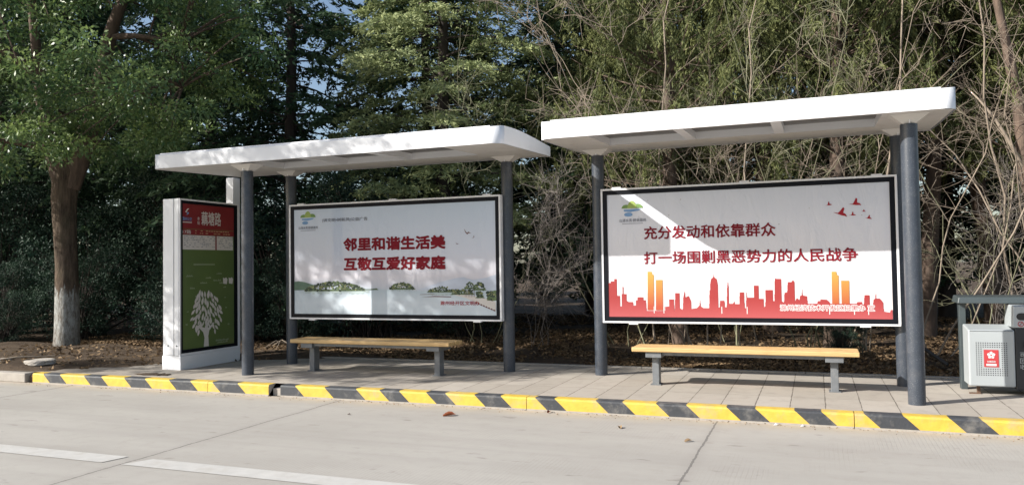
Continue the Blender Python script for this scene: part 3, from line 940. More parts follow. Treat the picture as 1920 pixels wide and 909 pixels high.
# right billboard: red skyline
root, s = make_billboard("wide billboard with a red city skyline along its foot", -3.2778)
p2 = poster_plane(root, s, poster_mat("skyline_print", [(.04, (.70, .63, .64)), (.25, (.70, .66, .68)), (.4, (.70, .69, .72)), (.7, (.70, .71, .77)), (.95, (.64, .67, .75))], BW, BH, .4, specks=.7))  # upper whites tinted blue to stand in for cool shade under the roof
SK = [(.102, .501), (.146, .5), (.146, .528), (.179, .528), (.179, .326), (.214, .326), (.211, .199), (.233, .199), (.236, .347), (.246, .347), (.248, .432), (.259, .432), (.257, .347), (.296, .347), (.294, .267), (.32, .252), (.371, .252), (.375, .21), (.404, .21), (.406, .273), (.427, .273), (.428, .309), (.5, .309), (.499, .274), (.526, .274), (.534, .148), (.754, .15), (.755, .197), (.802, .202), (.804, .284), (.859, .284), (.861, .15), (.867, .15), (.875, .357), (.927, .357), (.925, .182), (.959, .161), (.968, .305), (.986, .387), (.993, .305), (1.03, .326), (1.057, .264), (1.055, .172), (1.122, .183), (1.152, .213), (1.16, .275), (1.168, .203), (1.196, .183), (1.262, .183), (1.27, .387), (1.292, .407), (1.277, .447), (1.289, .519), (1.315, .539), (1.32, .573), (1.327, .539), (1.354, .518), (1.366, .447), (1.346, .403), (1.359, .386), (1.36, .188), (1.381, .194), (1.386, .269), (1.435, .269), (1.44, .194), (1.459, .194), (1.468, .416), (1.478, .497), (1.486, .416), (1.487, .235), (1.528, .235), (1.545, .265), (1.552, .231), (1.602, .231), (1.605, .365), (1.654, .365), (1.657, .185), (1.672, .185), (1.680, .365), (1.687, .305), (1.76, .305), (1.763, .441), (1.812, .44), (1.813, .291), (1.864, .291), (1.865, .196), (1.883, .206), (1.887, .39), (1.967, .39), (1.968, .266), (1.982, .266), (1.989, .528), (2.003, .514), (2.058, .514), (2.059, .266), (2.083, .246), (2.089, .36), (2.119, .364), (2.126, .478), (2.166, .478), (2.182, .501), (2.198, .478), (2.2, .266), (2.219, .301), (2.246, .276), (2.253, .325), (2.27, .329), (2.275, .407), (2.281, .329), (2.324, .321), (2.331, .237), (2.428, .238), (2.434, .267), (2.461, .267), (2.462, .286), (2.528, .282), (2.554, .257), (2.563, .238), (2.828, .239), (2.834, .258), (2.881, .258), (2.885, .229), (2.899, .23), (2.906, .332), (2.956, .332), (2.957, .23), (2.989, .22), (2.994, .277), (3.012, .296), (3.019, .362), (3.024, .296), (3.055, .296), (3.072, .277), (3.090, .249), (3.093, .155), (3.153, .146), (3.159, .174), (3.18, .174)]
m = MB()
xs_ = np.arange(s + .002, BW - s, .004); hs_ = np.full(len(xs_), s)
for (xa, ya), (xb, yb) in zip(SK[:-1], SK[1:]):
    lo_, hi_ = (xa, xb) if xa < xb else (xb, xa)
    k_ = (xs_ >= lo_) & (xs_ <= hi_)
    if hi_ - lo_ > 1e-5: hs_[k_] = np.maximum(hs_[k_], ya + (yb - ya) * (xs_[k_] - xa) / (xb - xa))
hs_[xs_ < .104] = .48
for x_, h_ in zip(xs_, hs_): m.flat([(x_ - .002, s), (x_ + .002, s), (x_ + .002, h_), (x_ - .002, h_)], Z0)
m.build("red_skyline", grad_mat("skyline_red", .07, (.42, .075, .08), .30, (.33, .030, .030)), p2)
m = MB()
for pl in ([(.545, .155), (.623, .155), (.627, .576), (.61, .576), (.603, .612), (.554, .612)], [(.644, .155), (.729, .155), (.73, .513), (.651, .513)],
           [(2.581, .234), (2.652, .234), (2.654, .546), (2.637, .555), (2.631, .589), (2.584, .589)], [(2.678, .234), (2.757, .234), (2.759, .49), (2.678, .49)]):
    m.flat(pl, Z0 + .001)
m.build("orange_towers", grad_mat("tower_orange", .2, (.42, .07, .03), .6, (.55, .33, .06)), p2, tri=True)
m = MB()
for (x, y, q, a) in ((2.572, 1.325, .035, .3), (2.839, 1.325, .065, .1), (2.69, 1.225, .075, -.15), (2.81, 1.205, .035, .2), (2.922, 1.240, .022, .1), (2.969, 1.165, .035, 0)):
    bird(m, x, y, q, a, Z0 + .001)
m.build("red_doves", M['red'], p2, tri=True)
art_text("充分发动和依靠群众", p2, "slogan_lettering", .523, 2.009, .998, 1.147, M['red_dark'], Z0 + .002, .022)
art_text("打一场围剿黑恶势力的人民战争", p2, "slogan_lettering", .518, 2.852, .703, .847, M['red_dark'], Z0 + .002, .022)
art_text("滁州经济技术开发区扫黑办 宣", p2, "sponsor_lettering", 2.041, 3.003, .160, .224, M['pwhite'], Z0 + .0015, .10)
art_text("滁州经济技术开发区扫黑办 宣", p2, "sponsor_lettering", 2.041, 3.003, .160, .224, M['red'], Z0 + .0035, .0)
m = MB()
for x in (.62, .735, 1.68, 1.40, 2.55, 2.80, 2.94): m.flat([(x, .12), (x + .008, .12), (x + .008, .20), (x, .20)], Z0 + .0014)
m.build("white_drips", M['pwhite'], p2)
emblem(p2, .38, 1.375, Z0 + .001)

def merge_prints(poster):
    # the printed picture is surface pattern: it goes into the poster's own mesh, only lettering and stickers stay apart
    bm = bmesh.new(); mats = []
    for o in [poster] + [c for c in poster.children if not ("lettering" in c.name or "sticker" in c.name)]:
        tmp = bmesh.new(); tmp.from_mesh(o.data)
        base = len(mats); mats += list(o.data.materials)
        for f in tmp.faces: f.material_index += base
        me = bpy.data.meshes.new("tmp"); tmp.to_mesh(me); tmp.free(); bm.from_mesh(me); bpy.data.meshes.remove(me)
        if o is not poster: bpy.data.objects.remove(o)
    me = bpy.data.meshes.new("poster"); bm.to_mesh(me); bm.free()
    for q in mats: me.materials.append(q)
    poster.data = me
merge_prints(p1); merge_prints(p2)

# ------------------------------------------------------------------ information kiosk
KO = (-8.98, .776, ZP)
k = thing("information_kiosk", "narrow white information kiosk with a red and green poster at the pavement's left end", "kiosk", KO, (PI / 2, 0, PI / 2))
KD, KW, KH = .30, 1.19, 2.35        # local: x along the panel, y up, z out of the panel
m = MB(); m.box(0, KW + .0, 0, .19, -KD - .012, .012); m.build("base", M['white'], k, bevel=.004)
m = MB(); m.box(.004, KW - .004, .192, KH, -KD, -.02); m.build("cabinet", M['white'], k, bevel=.006)
m = MB(); m.box(-.004, .003, .20, KH - .004, -KD + .012, -.105); m.build("end_panel", M['white'], k, bevel=.002)
m = MB(); m.box(-.004, .003, .20, KH - .004, -.094, -.02); m.build("door_edge", M['white'], k, bevel=.002)
m = MB(); m.box(-.0005, .003, .20, KH - .006, -.104, -.095); m.build("door_seam", M['bin_black'], k)
for zz in (-.20, -.05):
    m = MB(); m.tube([(-.010, .33, zz), (.0, .33, zz)], .012, 12); m.build("lock", M['steel'], k)
m = MB()
e = .02
m.box(.0, KW, .192, .222, -.019, .004); m.box(.0, KW, KH - .022, KH, -.019, .004); m.box(0, .022, .222, KH - .022, -.019, .004); m.box(KW - .035, KW, .222, KH - .022, -.019, .004)
m.build("door_frame", M['alu'], k, bevel=.002)
U0, U1, V0, V1 = .06, 1.085, .27, 2.285
m = MB()
m.box(.022, KW - .035, .222, V0, -.019, -.002); m.box(.022, KW - .035, V1, KH - .022, -.019, -.002); m.box(.022, U0, V0, V1, -.019, -.002); m.box(U1, KW - .035, V0, V1, -.019, -.002)
m.build("border", M['black'], k)
zp_ = -.010
m = MB(); m.flat([(U0, V0), (U1, V0), (U1, V1), (U0, V1)], zp_)
green = mat("poster_green", (.105, .160, .046), .5, var=.12, scale=2.5, coat=.6)
kp = m.build("poster", green, k)
kred = mat("poster_red", (.23, .016, .022), .5, var=.08, coat=.6)
m = MB(); m.flat([(U0, 1.94), (U1, 1.94), (U1, V1), (U0, V1)], zp_ + .001); m.flat([(U0, 1.855), (U1, 1.855), (U1, 1.934), (U0, 1.934)], zp_ + .001)
m.build("red_header", kred, kp)
m = MB(); m.flat([(U0, 1.65), (.695, 1.65), (.695, 1.852), (U0, 1.852)], zp_ + .001); m.flat([(.725, 1.65), (U1 - .02, 1.65), (U1 - .02, 1.852), (.725, 1.852)], zp_ + .001)
m.build("timetable", M['pcream'], kp)
m = MB(); m.flat([(.697, 1.65), (.723, 1.65), (.723, 1.854), (.697, 1.854)], zp_ + .001); m.build("red_divider", kred, kp)
m = MB(); rr = random.Random(4)
for row in range(7):
    x = U0 + .03
    while x < U1 - .05:
        q = rr.uniform(.01, .04)
        if not (.67 < x < .74) and rr.random() < .55:
            m.flat([(x, 1.83 - row * .024), (x + q, 1.83 - row * .024), (x + q, 1.838 - row * .024), (x, 1.838 - row * .024)], zp_ + .0018)
        x += q + .012
m.build("timetable_print", M['pgrey'], kp)
m = MB()
for row in range(2):
    x = .30
    while x < U1 - .06:
        q = rr.uniform(.015, .05)
        if rr.random() < .8: m.flat([(x, 1.912 - row * .034), (x + q, 1.912 - row * .034), (x + q, 1.922 - row * .034), (x, 1.922 - row * .034)], zp_ + .0018)
        x += q + .012
m.build("route_print", mat("print_pale_gold", (.55, .40, .22), .6), kp)
art_text("藕塘路", kp, "stop_name_lettering", .42, .81, 2.00, 2.195, M['pcream'], zp_ + .002, .012)
art_text("本", kp, "small_lettering", .34, .385, 2.065, 2.115, M['pcream'], zp_ + .002, .01)
art_text("站", kp, "small_lettering", .34, .385, 2.005, 2.055, M['pcream'], zp_ + .002, .01)
art_text("17路", kp, "route_number_lettering", .065, .22, 1.868, 1.922, M['pcream'], zp_ + .002, .01)
art_text("滁州公交", kp, "operator_lettering", .065, .235, 2.05, 2.10, M['pblue'], zp_ + .002, .02)
m = MB(); m.flat([(.065, 2.022), (.235, 2.022), (.235, 2.034), (.065, 2.034)], zp_ + .0018); m.build("operator_rule", M['pcream'], kp)
m = MB()
m.flat([(.11, 2.17), (.15, 2.215), (.19, 2.225), (.155, 2.195), (.14, 2.165)], zp_ + .0018, 0)
m.flat([(.13, 2.165), (.185, 2.17), (.17, 2.14), (.125, 2.125), (.155, 2.15)], zp_ + .0018, 1)
m.build("operator_emblem", [M['pcream'], M['pblue']], kp, tri=True)
# printed tree of leaves
m = MB()
cx = .515
m.flat([(cx - .055, .275), (cx + .045, .275), (cx + .035, .42), (cx + .055, .50), (cx + .16, .60), (cx + .15, .61), (cx + .03, .535), (cx + .012, .66), (cx - .005, .66), (cx - .02, .535), (cx - .17, .585), (cx - .175, .575), (cx - .065, .48), (cx - .04, .40)], zp_ + .0018)
rr = random.Random(6)
spots = []
tries = 0
while len(spots) < 62 and tries < 6000:
    tries += 1
    x = rr.uniform(-.30, .30); y = rr.uniform(.47, 1.06)
    half = .31 * math.sqrt(max(0, 1 - ((y - .66) / .42) ** 2)) if y > .66 else .31 * (.55 + .45 * (y - .47) / .19)
    if abs(x) > half or (y < .55 and abs(x) < .15) : continue
    if all((x - a) ** 2 + ((y - b_) * .62) ** 2 > .040 ** 2 for a, b_ in spots): spots.append((x, y))
for (x, y) in spots:
    ang = -x * 2.2 + rr.uniform(-.35, .35) + (PI if y < .56 and rr.random() < .7 else 0)
    ln = rr.uniform(.085, .125); wd = ln * rr.uniform(.34, .5)
    dx, dy = math.sin(-ang * -1) * 1, math.cos(ang)
    nxv, nyv = dy, -dx
    pts = []
    for t, ww in ((0, .0), (.2, .7), (.45, 1), (.75, .6), (1, 0), (.75, -.6), (.45, -1), (.2, -.7)):
        pts.append((cx + x + dx * ln * (t - .5) + nxv * wd * .5 * ww, y + dy * ln * (t - .5) + nyv * wd * .5 * ww))
    m.flat(pts, zp_ + .0019)
m.build("printed_tree", M['pcream'], kp, tri=True)
m = MB()
for (x, y, n_) in ((.27, 1.43, 22), (.13, 1.27, 7), (.50, 1.24, 6), (.72, 1.30, 6), (.66, 1.20, 8), (.40, 1.17, 7), (.20, 1.10, 5), (.30, .98, 4), (.86, 1.10, 3), (.90, .80, 2), (.14, .78, 2), (.70, .33, 14), (.72, .30, 12), (.95, .55, 2), (.78, 1.16, 5), (.12, .60, 2), (.88, .95, 2)):
    for q in range(n_):
        h = .010 + .016 * rr.random() if n_ < 15 else .022
        xx = x + q * .019
        m.flat([(xx, y), (xx + .011, y), (xx + .011, y + h), (xx, y + h)], zp_ + .0018)
m.build("faint_print", mat("print_pale_green", (.33, .38, .25), .6), kp)
for x in (.90, 1.02):
    m = MB(); m.flat([(x - .045, 1.16), (x + .03, 1.15), (x + .045, 1.22), (x + .02, 1.25), (x - .02, 1.235), (x - .05, 1.25)], zp_ + .0022)
    m.build("torn_sticker", M['pcream'], kp, tri=True)

merge_prints(kp)

# ------------------------------------------------------------------ benches
def make_bench():
    r = thing("bench", "", "bench", (0, 0, 0), group="wooden benches under the shelters")
    L, D, H = 2.33, .40, .430
    sw = (D - 3 * .014) / 4
    for i in range(4):
        m = MB(); y = i * (sw + .014)
        m.box(0, L, y, y + sw, H - .05, H)
        m.build("slat", M['wood'], r, bevel=.010, seg=3)
    for lx in (.20, 2.055):
        m = MB(); m.box(lx, lx + .075, .15, .27, 0, H - .115)
        m.build("leg", M['steel'], r, bevel=.004)
        m = MB(); m.box(lx - .05, lx + .125, .03, .37, H - .113, H - .052)
        m.build("cross_bar", M['steel'], r, bevel=.004)
        m = MB(); m.box(lx - .02, lx + .095, .13, .29, .001, .010); m.build("foot_plate", M['steel'], r)
    for yy in (.06, .30):
        m = MB(); m.box(.328, 2.002, yy, yy + .04, H - .088, H - .053)
        m.build("rail", M['steel'], r)
    return r
b1 = make_bench()
b1.location = (-2.792, 1.05, ZP)
b1["label"] = "yellow wooden slat bench on grey legs under the red skyline billboard"
b2 = copy_tree(b1)
b2.location = (-7.374, 1.05, ZP)
b2["label"] = "yellow wooden slat bench on grey legs under the lake billboard"

# ------------------------------------------------------------------ litter bin
XC = 1.21
bn = thing("litter_bin", "grey twin litter bin under a dark flat canopy at the right end of the pavement", "litter bin", (XC, 1.7, ZP))
og = (XC, 1.7, ZP)
m = MB(og)
m.hexa([(.50, 1.62, 1.03), (2 * XC - .50, 1.62, 1.03), (2 * XC - .50, 2.0, 1.03), (.50, 2.0, 1.03)], [(.515, 1.64, 1.095), (2 * XC - .515, 1.64, 1.095), (2 * XC - .515, 1.98, 1.105), (.515, 1.98, 1.105)])
m.build("canopy", M['bin_dark'], bn, bevel=.008)
for xx in (.535, 2 * XC - .595):
    m = MB(og); m.box(xx, xx + .06, 1.77, 1.87, ZP, 1.029); m.build("frame_post", M['bin_dark'], bn, bevel=.004)
for side in (0, 1):
    fx = (lambda x: x) if side == 0 else (lambda x: 2 * XC - x)
    xa, xb = sorted((fx(.556), fx(.958)))
    m = MB(og)
    ins = .02
    m.hexa([(xa, 1.425, .215), (xb, 1.425, .215), (xb, 1.74, .215), (xa, 1.74, .215)], [(xa, 1.42, .775), (xb, 1.42, .775), (xb, 1.74, .815), (xa, 1.74, .815)])
    body = m.build("bin_box", M['bin_grey'], bn, bevel=.014, seg=3)
    m = MB(og); m.box(xa + .012, xb - .012, 1.4165, 1.419, .765, .768); m.build("lid_seam", M['hole'], body)
    x0s, x1s = sorted((fx(.624), fx(.886)))
    m = MB(og)
    nxh, nyh = 14, 17
    for i in range(nxh):
        for j in range(nyh):
            x = x0s + (x1s - x0s) * i / (nxh - 1); z = .33 + .318 * j / (nyh - 1)
            if abs(x - (x0s + x1s) / 2) < .085 and .395 < z < .60: continue
            yy = 1.425 - (z - .215) * .0089 - .0022
            m.add([(x - .0045, yy, z - .0045), (x + .0045, yy, z - .0045), (x + .0045, yy, z + .0045), (x - .0045, yy, z + .0045)], [(0, 1, 2, 3)])
    m.build("punched_holes", M['hole'], body)
    # sticker plane in local art coordinates
    xs = sorted((fx(.687), fx(.815)))
    yl = 1.425 - (.5 - .215) * .0089 - .004
    m = MB(); m.flat([(0, 0), (.128, 0), (.128, .171), (0, .171)], 0)
    stk = m.build("sticker", mat("sticker_red", (.46, .045, .05), .5, var=.06), body)
    stk.rotation_euler = (PI / 2, 0, 0); stk.location = (xs[0] - og[0], yl - og[1], .41 - og[2])
    m = MB()
    for q in range(5):
        a = PI / 2 + q * 2 * PI / 5
        c_, s_ = math.cos(a), math.sin(a)
        pts = [(.008, -.006), (.022, -.010), (.022, -.018), (.038, 0), (.022, .018), (.022, .010), (.008, .006)]
        m.flat([(.064 + x * c_ - y * s_, .118 + x * s_ + y * c_) for x, y in pts], .0015)
    m.flat([(.02, .012), (.108, .012), (.108, .032), (.02, .032)], .0015)
    m.build("printed_mark", M['pwhite'], stk, tri=True)
    merge_prints(stk)
    art_text("分类回收", stk, "sticker_lettering", .027, .101, .044, .064, M['pwhite'], .0015, .01)
    # foot
    m = MB(og); xf = fx(.65)
    m.box(xf - .012, xf + .012, 1.50, 1.56, ZP, .216); m.box(xf - .09, xf + .012, 1.47, 1.50, ZP, ZP + .012)
    m.build("foot", M['rust'], bn)
# centre column: pale upper panel with two slots, black lower part
m = MB(og); m.hexa([(.945, 1.43, .80), (2 * XC - .945, 1.43, .80), (2 * XC - .945, 1.80, .80), (.945, 1.80, .80)], [(.955, 1.44, 1.015), (2 * XC - .955, 1.44, 1.015), (2 * XC - .955, 1.80, 1.027), (.955, 1.80, 1.027)])
m.build("slot_panel", M['bin_grey'], bn, bevel=.012, seg=3)
m = MB(og); m.box(.964, 2 * XC - .964, 1.435, 1.80, .19, .796); blk = m.build("centre_panel", M['bin_black'], bn, bevel=.008)
for xx in (1.06, 2 * XC - 1.06):
    m = MB()
    pts = [(xx + .045 + .035 * math.cos(a), .91 + .035 * math.sin(a)) for a in np.linspace(-PI / 2, PI / 2, 8)] + [(xx - .045 + .035 * math.cos(a), .91 + .035 * math.sin(a)) for a in np.linspace(PI / 2, 3 * PI / 2, 8)]
    m.add([(x - og[0], 1.4325 - og[1], z - og[2]) for x, z in pts], [tuple(range(len(pts)))]); m.build("slot", M['hole'], bn, tri=True)
    m = MB()
    ro = [(xx - .045 + .026 * math.cos(a), .838 + .026 * math.sin(a)) for a in np.linspace(0, 2 * PI, 20)]
    ri = [(xx - .045 + .020 * math.cos(a), .838 + .020 * math.sin(a)) for a in np.linspace(0, 2 * PI, 20)]
    for i in range(19):
        m.add([(p[0] - og[0], 1.4285 - og[1], p[1] - og[2]) for p in (ro[i], ro[i + 1], ri[i + 1], ri[i])], [(0, 1, 2, 3)])
    m.add([(p[0] - og[0], 1.428 - og[1], p[1] - og[2]) for p in ((xx - .062, .822), (xx - .058, .818), (xx - .028, .854), (xx - .032, .858))], [(0, 1, 2, 3)])
    m.build("no_smoking_mark", M['red'], bn)
for side in (0, 1):
    xx = 1.0 if side == 0 else 2 * XC - 1.06
    for q, ch in enumerate("可回收" if side == 0 else "不可回收"):
        t_ = art_text(ch, blk, "side_lettering", 0, .055, 0, .05, M['bin_grey'], 0, .005)
        t_.rotation_euler = (PI / 2, 0, 0); t_.location = (xx - og[0], 1.4325 - og[1], .51 - q * .058 - og[2])
    m = MB(og); m.box(xx + .035, xx + .12, 1.40, 1.4345, .60, .66); m.build("handle", M['bin_black'], blk, bevel=.01)

# ------------------------------------------------------------------ trees
def tube_arrays(polys, sides):
    """many thin tubes -> one vertex/face array; polys = list of (points Nx3, radii N)"""
    Vs = []; Fs = []; base = 0
    ang = np.linspace(0, 2 * PI, sides, endpoint=False)
    for P, r in polys:
        P = np.asarray(P, float); r = np.asarray(r, float); n = len(P)
        d = np.gradient(P, axis=0); d = unit(d)
        a = unit(np.cross(d, np.array([.13, .31, 1.0]) if abs(d[0, 2]) < .9 else np.array([1.0, .2, .1]))); b_ = np.cross(d, a)
        ring = P[:, None] + (a[:, None] * np.cos(ang)[None, :, None] + b_[:, None] * np.sin(ang)[None, :, None]) * r[:, None, None]
        Vs.append(ring.reshape(-1, 3))
        i = np.arange(n - 1)[:, None] * sides; k_ = np.arange(sides)[None]; k2 = (k_ + 1) % sides
        Fs.append((np.stack([i + k_, i + k2, i + sides + k2, i + sides + k_], -1) + base).reshape(-1, 4)); base += n * sides
    return np.concatenate(Vs), np.concatenate(Fs)

def bez(p0, p1, p2, n):
    t = np.linspace(0, 1, n)[:, None]
    return (1 - t) ** 2 * np.array(p0) + 2 * t * (1 - t) * np.array(p1) + t ** 2 * np.array(p2)

def conifer_meshes(seed, H, zb, Lmax, mt, droop=.5, tuft=.12, dens=1.0, tw=.034, nn=13):
    """layered cedar: whorls of drooping branches carrying flat sprays of needle tufts"""
    g = np.random.default_rng(seed)
    tr = [(np.array([[0.02 * math.sin(z * 1.3), .02 * math.cos(z), z] for z in np.linspace(-.1, H, 14)]), np.linspace(.16, .02, 14) * H / 11)]
    Ps = []; Ds = []; Ts = []
    z = zb
    while z < H - .3:
        q = (z - zb) / (H - zb)
        nb = g.integers(4, 7)
        a0 = g.uniform(0, 2 * PI)
        for i in range(nb):
            az = a0 + 2 * PI * i / nb + g.normal() * .25
            L = (Lmax * (1 - q) ** .75 + .25) * g.uniform(.65, 1.12)
            if q < .12: L *= .75
            dr = np.array([math.cos(az), math.sin(az), 0]); sd = np.array([-dr[1], dr[0], 0])
            rise = g.uniform(.05, .30); zz = z + g.normal() * .08
            s = np.linspace(0, 1, 7)
            C = dr * (L * s)[:, None] + np.array([0, 0, 1]) * (zz + L * (rise * s - droop * s ** 2))[:, None]
            tr.append((C, .028 * (1 - s * .85) * (L / 2.5)))
            nbl = max(6, int(13 * L * dens))
            ss = g.uniform(.12, 1, nbl) ** .85
            base = dr * (L * ss)[:, None] + np.array([0, 0, 1]) * (zz + L * (rise * ss - droop * ss ** 2))[:, None]
            side = g.choice([-1., 1.], nbl)
            bd = sd * side[:, None] * g.uniform(.5, 1.0, nbl)[:, None] + dr * g.uniform(.25, .9, nbl)[:, None] + np.array([0, 0, 1]) * g.normal(-.22, .16, nbl)[:, None]
            bd = unit(bd); bl = (.22 + .34 * L * (1 - ss) + .1) * g.uniform(.6, 1.2, nbl)
            nt_ = nn
            t = g.uniform(.05, 1, (nbl, nt_))
            P = base[:, None] + bd[:, None] * (bl[:, None] * t)[..., None] + g.normal(size=(nbl, nt_, 3)) * .025
            P[..., 2] -= (bl[:, None] * t) ** 2 * .25
            D = bd[:, None] + g.normal(size=(nbl, nt_, 3)) * .55
            tn = np.clip(.35 + .35 * (ss[:, None] - .4) + .30 * t + g.normal(size=(nbl, nt_)) * .18 - .1, 0, 1)
            Ps.append(P.reshape(-1, 3)); Ds.append(D.reshape(-1, 3)); Ts.append(tn.ravel())
        z += g.uniform(.26, .42)
    P = np.concatenate(Ps); D = np.concatenate(Ds); T = np.concatenate(Ts)
    V, F = tube_arrays(tr, 6)
    return np_mesh("trunk", V, F, M['bark_dark'], smooth=True), leaf_mesh("crown", P, D, g.uniform(.7, 1.3, len(P)) * tuft, g.uniform(.7, 1.3, len(P)) * tw, mt, T, g)

def juniper_meshes(seed, H, zb, Rm, mt, nbr=190, bare=0.0):
    """upright feathery juniper: ascending branches with plumes of hanging sprays"""
    g = np.random.default_rng(seed)
    tz = np.linspace(-.1, H, 16)
    lean = g.normal(size=2) * .03
    TX = np.stack([lean[0] * tz + .07 * np.sin(tz * .9 + seed), lean[1] * tz + .07 * np.cos(tz * .8), tz], 1)
    tr = [(TX, np.linspace(.15, .02, 16) * H / 9)]
    Ps = []; Ds = []; Ts = []
    for i in range(nbr):
        q = g.uniform(0, 1) ** .9; z = zb + (H - zb) * q
        L = (Rm * (1 - .75 * q) + .2) * g.uniform(.55, 1.15); az = g.uniform(0, 2 * PI)
        dr = np.array([math.cos(az), math.sin(az), 0]); o = np.array([np.interp(z, tz, TX[:, 0]), np.interp(z, tz, TX[:, 1]), z])
        C = bez(o, o + dr * L * .6 + [0, 0, L * .15], o + dr * L + [0, 0, L * g.uniform(.15, .7)], 7)
        tr.append((C, np.linspace(.022, .005, 7)))
        npl = int(11 * L) + 3
        ss = g.uniform(.25, 1, npl)
        base = np.stack([np.interp(ss, np.linspace(0, 1, 7), C[:, k]) for k in range(3)], 1) + g.normal(size=(npl, 3)) * .07
        pd = unit(dr * .35 + np.array([0, 0, 1.0]) * g.choice([1., -1.], npl, p=[.55, .45])[:, None] + g.normal(size=(npl, 3)) * .32); pl = g.uniform(.22, .48, npl)
        nt_ = 34
        t = g.uniform(0, 1, (npl, nt_))
        P = base[:, None] + pd[:, None] * (pl[:, None] * t)[..., None] + g.normal(size=(npl, nt_, 3)) * (.05 * (1.15 - t))[..., None]
        D = pd[:, None] + g.normal(size=(npl, nt_, 3)) * .38
        c = g.normal(size=(npl, 1)) * .22
        T = np.clip(.25 + .35 * t + .25 * ss[:, None] + c + g.normal(size=t.shape) * .12 - .1, 0, 1)
        Ps.append(P.reshape(-1, 3)); Ds.append(D.reshape(-1, 3)); Ts.append(T.ravel())
    P = np.concatenate(Ps); D = np.concatenate(Ds); T = np.concatenate(Ts)
    V, F = tube_arrays(tr, 6)
    return np_mesh("trunk", V, F, M['bark'], smooth=True), leaf_mesh("crown", P, D, g.uniform(.7, 1.3, len(P)) * .085, g.uniform(.7, 1.3, len(P)) * .018, mt, T, g)

def clump_leaves(g, centres, radii, per, ln, wd, flat=.6):
    Ps = []; Ts = []; Ds = []
    for c, r in zip(centres, radii):
        n = int(per * (r / .5) ** 2)
        d = unit(g.normal(size=(n, 3))); rad = g.uniform(0, 1, n) ** .5 * r
        p = d * rad[:, None]; p[:, 2] *= flat
        Ps.append(c + p)
        dd = d + g.normal(size=(n, 3)) * .6; dd[:, 2] -= .35
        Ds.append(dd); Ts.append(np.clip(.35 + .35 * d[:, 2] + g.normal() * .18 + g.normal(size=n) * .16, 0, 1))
    P = np.concatenate(Ps); D = np.concatenate(Ds); T = np.concatenate(Ts)
    return P, D, T

# --- the street tree at the left: whitewashed foot, forked trunk, wide evergreen crown
TB = np.array([-13.5, 2.74, .11])
R2 = np.array([.933, .361, 0]); F2 = np.array([-.361, .933, 0])
def TW(px, py, off=0.0):      # position in the tree's own vertical plane, metres measured off the photograph
    return R2 * (px - 122) / 103 + np.array([0, 0, (652 - py) / 103]) + F2 * off
st = thing("street_tree", "big forked street tree with whitewashed foot and dark broad leaved crown left of the kiosk", "tree", TB, group="broad leaved street trees along the kerb")
g = np.random.default_rng(21)
tp = [TW(121, 668), TW(121, 652), TW(122, 620), TW(122, 560), TW(121, 500), TW(117, 430), TW(116, 370), TW(122, 320), TW(126, 285)]
V, F = tube_arrays([(np.array(tp), np.array([.275, .23, .20, .193, .19, .195, .215, .225, .15]))], 20)
V += np.stack([np.sin(V[:, 2] * 9 + np.arctan2(V[:, 1], V[:, 0]) * 5) * .008] * 3, 1) * [1, 1, 0]
me = np_mesh("trunk", V, F, M['street_bark'], smooth=True)
trunk = link_mesh("trunk", me, st)
limbs = []
def limb(a, b_, c, r0, r1, n=9):
    limbs.append((bez(a, b_, c, n), np.linspace(r0, r1, n))); return limbs[-1][0]
L1 = limb(TW(116, 345), TW(84, 245), TW(60, 150, .2), .19, .12)
L2 = limb(TW(124, 350), TW(172, 235), TW(185, 60, .3), .20, .12)
L3 = limb(TW(60, 150, .2), TW(30, 90), TW(-80, 40, -.6), .11, .06)
L4 = limb(TW(185, 60, .3), TW(215, 10), TW(265, -110, .2), .12, .07)
L5 = limb(TW(60, 150, .2), TW(55, 60), TW(90, -160, -.8), .10, .05)
L6 = limb(TW(110, 285), TW(60, 268, -.2), TW(10, 270, -.7), .07, .03)
L7 = limb(TW(185, 60, .3), TW(250, 60, .0), TW(360, 100, -.6), .07, .02)
L8 = limb(TW(180, 180, .2), TW(260, 170, -.4), TW(380, 190, -1.0), .06, .015)
L9 = limb(TW(90, -160, -.8), np.array([.0, -2.8, 5.6]), np.array([-.6, -6.2, 5.6]), .10, .04)
L10 = limb(TW(265, -110, .2), np.array([2.0, -2.4, 6.6]), np.array([2.2, -6.0, 5.9]), .08, .03)
cent = []; rad = []
def scatter(n, c, rr_, rmin, rmax, cond=None, gg=g):
    k_ = 0
    while k_ < n:
        d = gg.normal(size=3); d /= np.linalg.norm(d); q = gg.uniform(.35, 1) ** .6
        p = np.array(c) + d * np.array(rr_) * q
        if cond and not cond(p): continue
        cent.append(p); rad.append(gg.uniform(rmin, rmax)); k_ += 1
def in_view(p):
    # screen position (photo pixels) of a point of this tree
    q = Vector(p + TB) - CAM; dz = q.dot(fwd)
    return 960 + 1469.7 * q.dot(r2) / dz, 454.5 - 1469.7 * q.dot(u2) / dz, dz
def cond_low(p):
    u, v, dz = in_view(p)
    lim = np.interp(u, [-200, 0, 60, 130, 200, 300, 400, 470, 520], [330, 325, 310, 290, 315, 315, 255, 205, 120])
    hole = (u - 232) ** 2 / 88 ** 2 + (v - 50) ** 2 / 58 ** 2 < 1
    trunk_gap = abs(u - 118) < 52 and v > 300 and p[1] < .4
    return v < lim and u < 500 and not hole and not trunk_gap
scatter(330, (.4, -.1, 5.2), (4.2, 3.6, 2.6), .25, .55, cond_low)
for q_ in np.linspace(0.25, 1, 13):       # leaves hanging in front of the fork
    c_q = TW(130 + 75 * q_, 290 - 130 * q_, -.75) + g.normal(size=3) * [.3, .25, .28]
    cent.append(c_q); rad.append(g.uniform(.2, .38))
def cond_up(p):
    u, v, dz = in_view(p)
    return v < -40
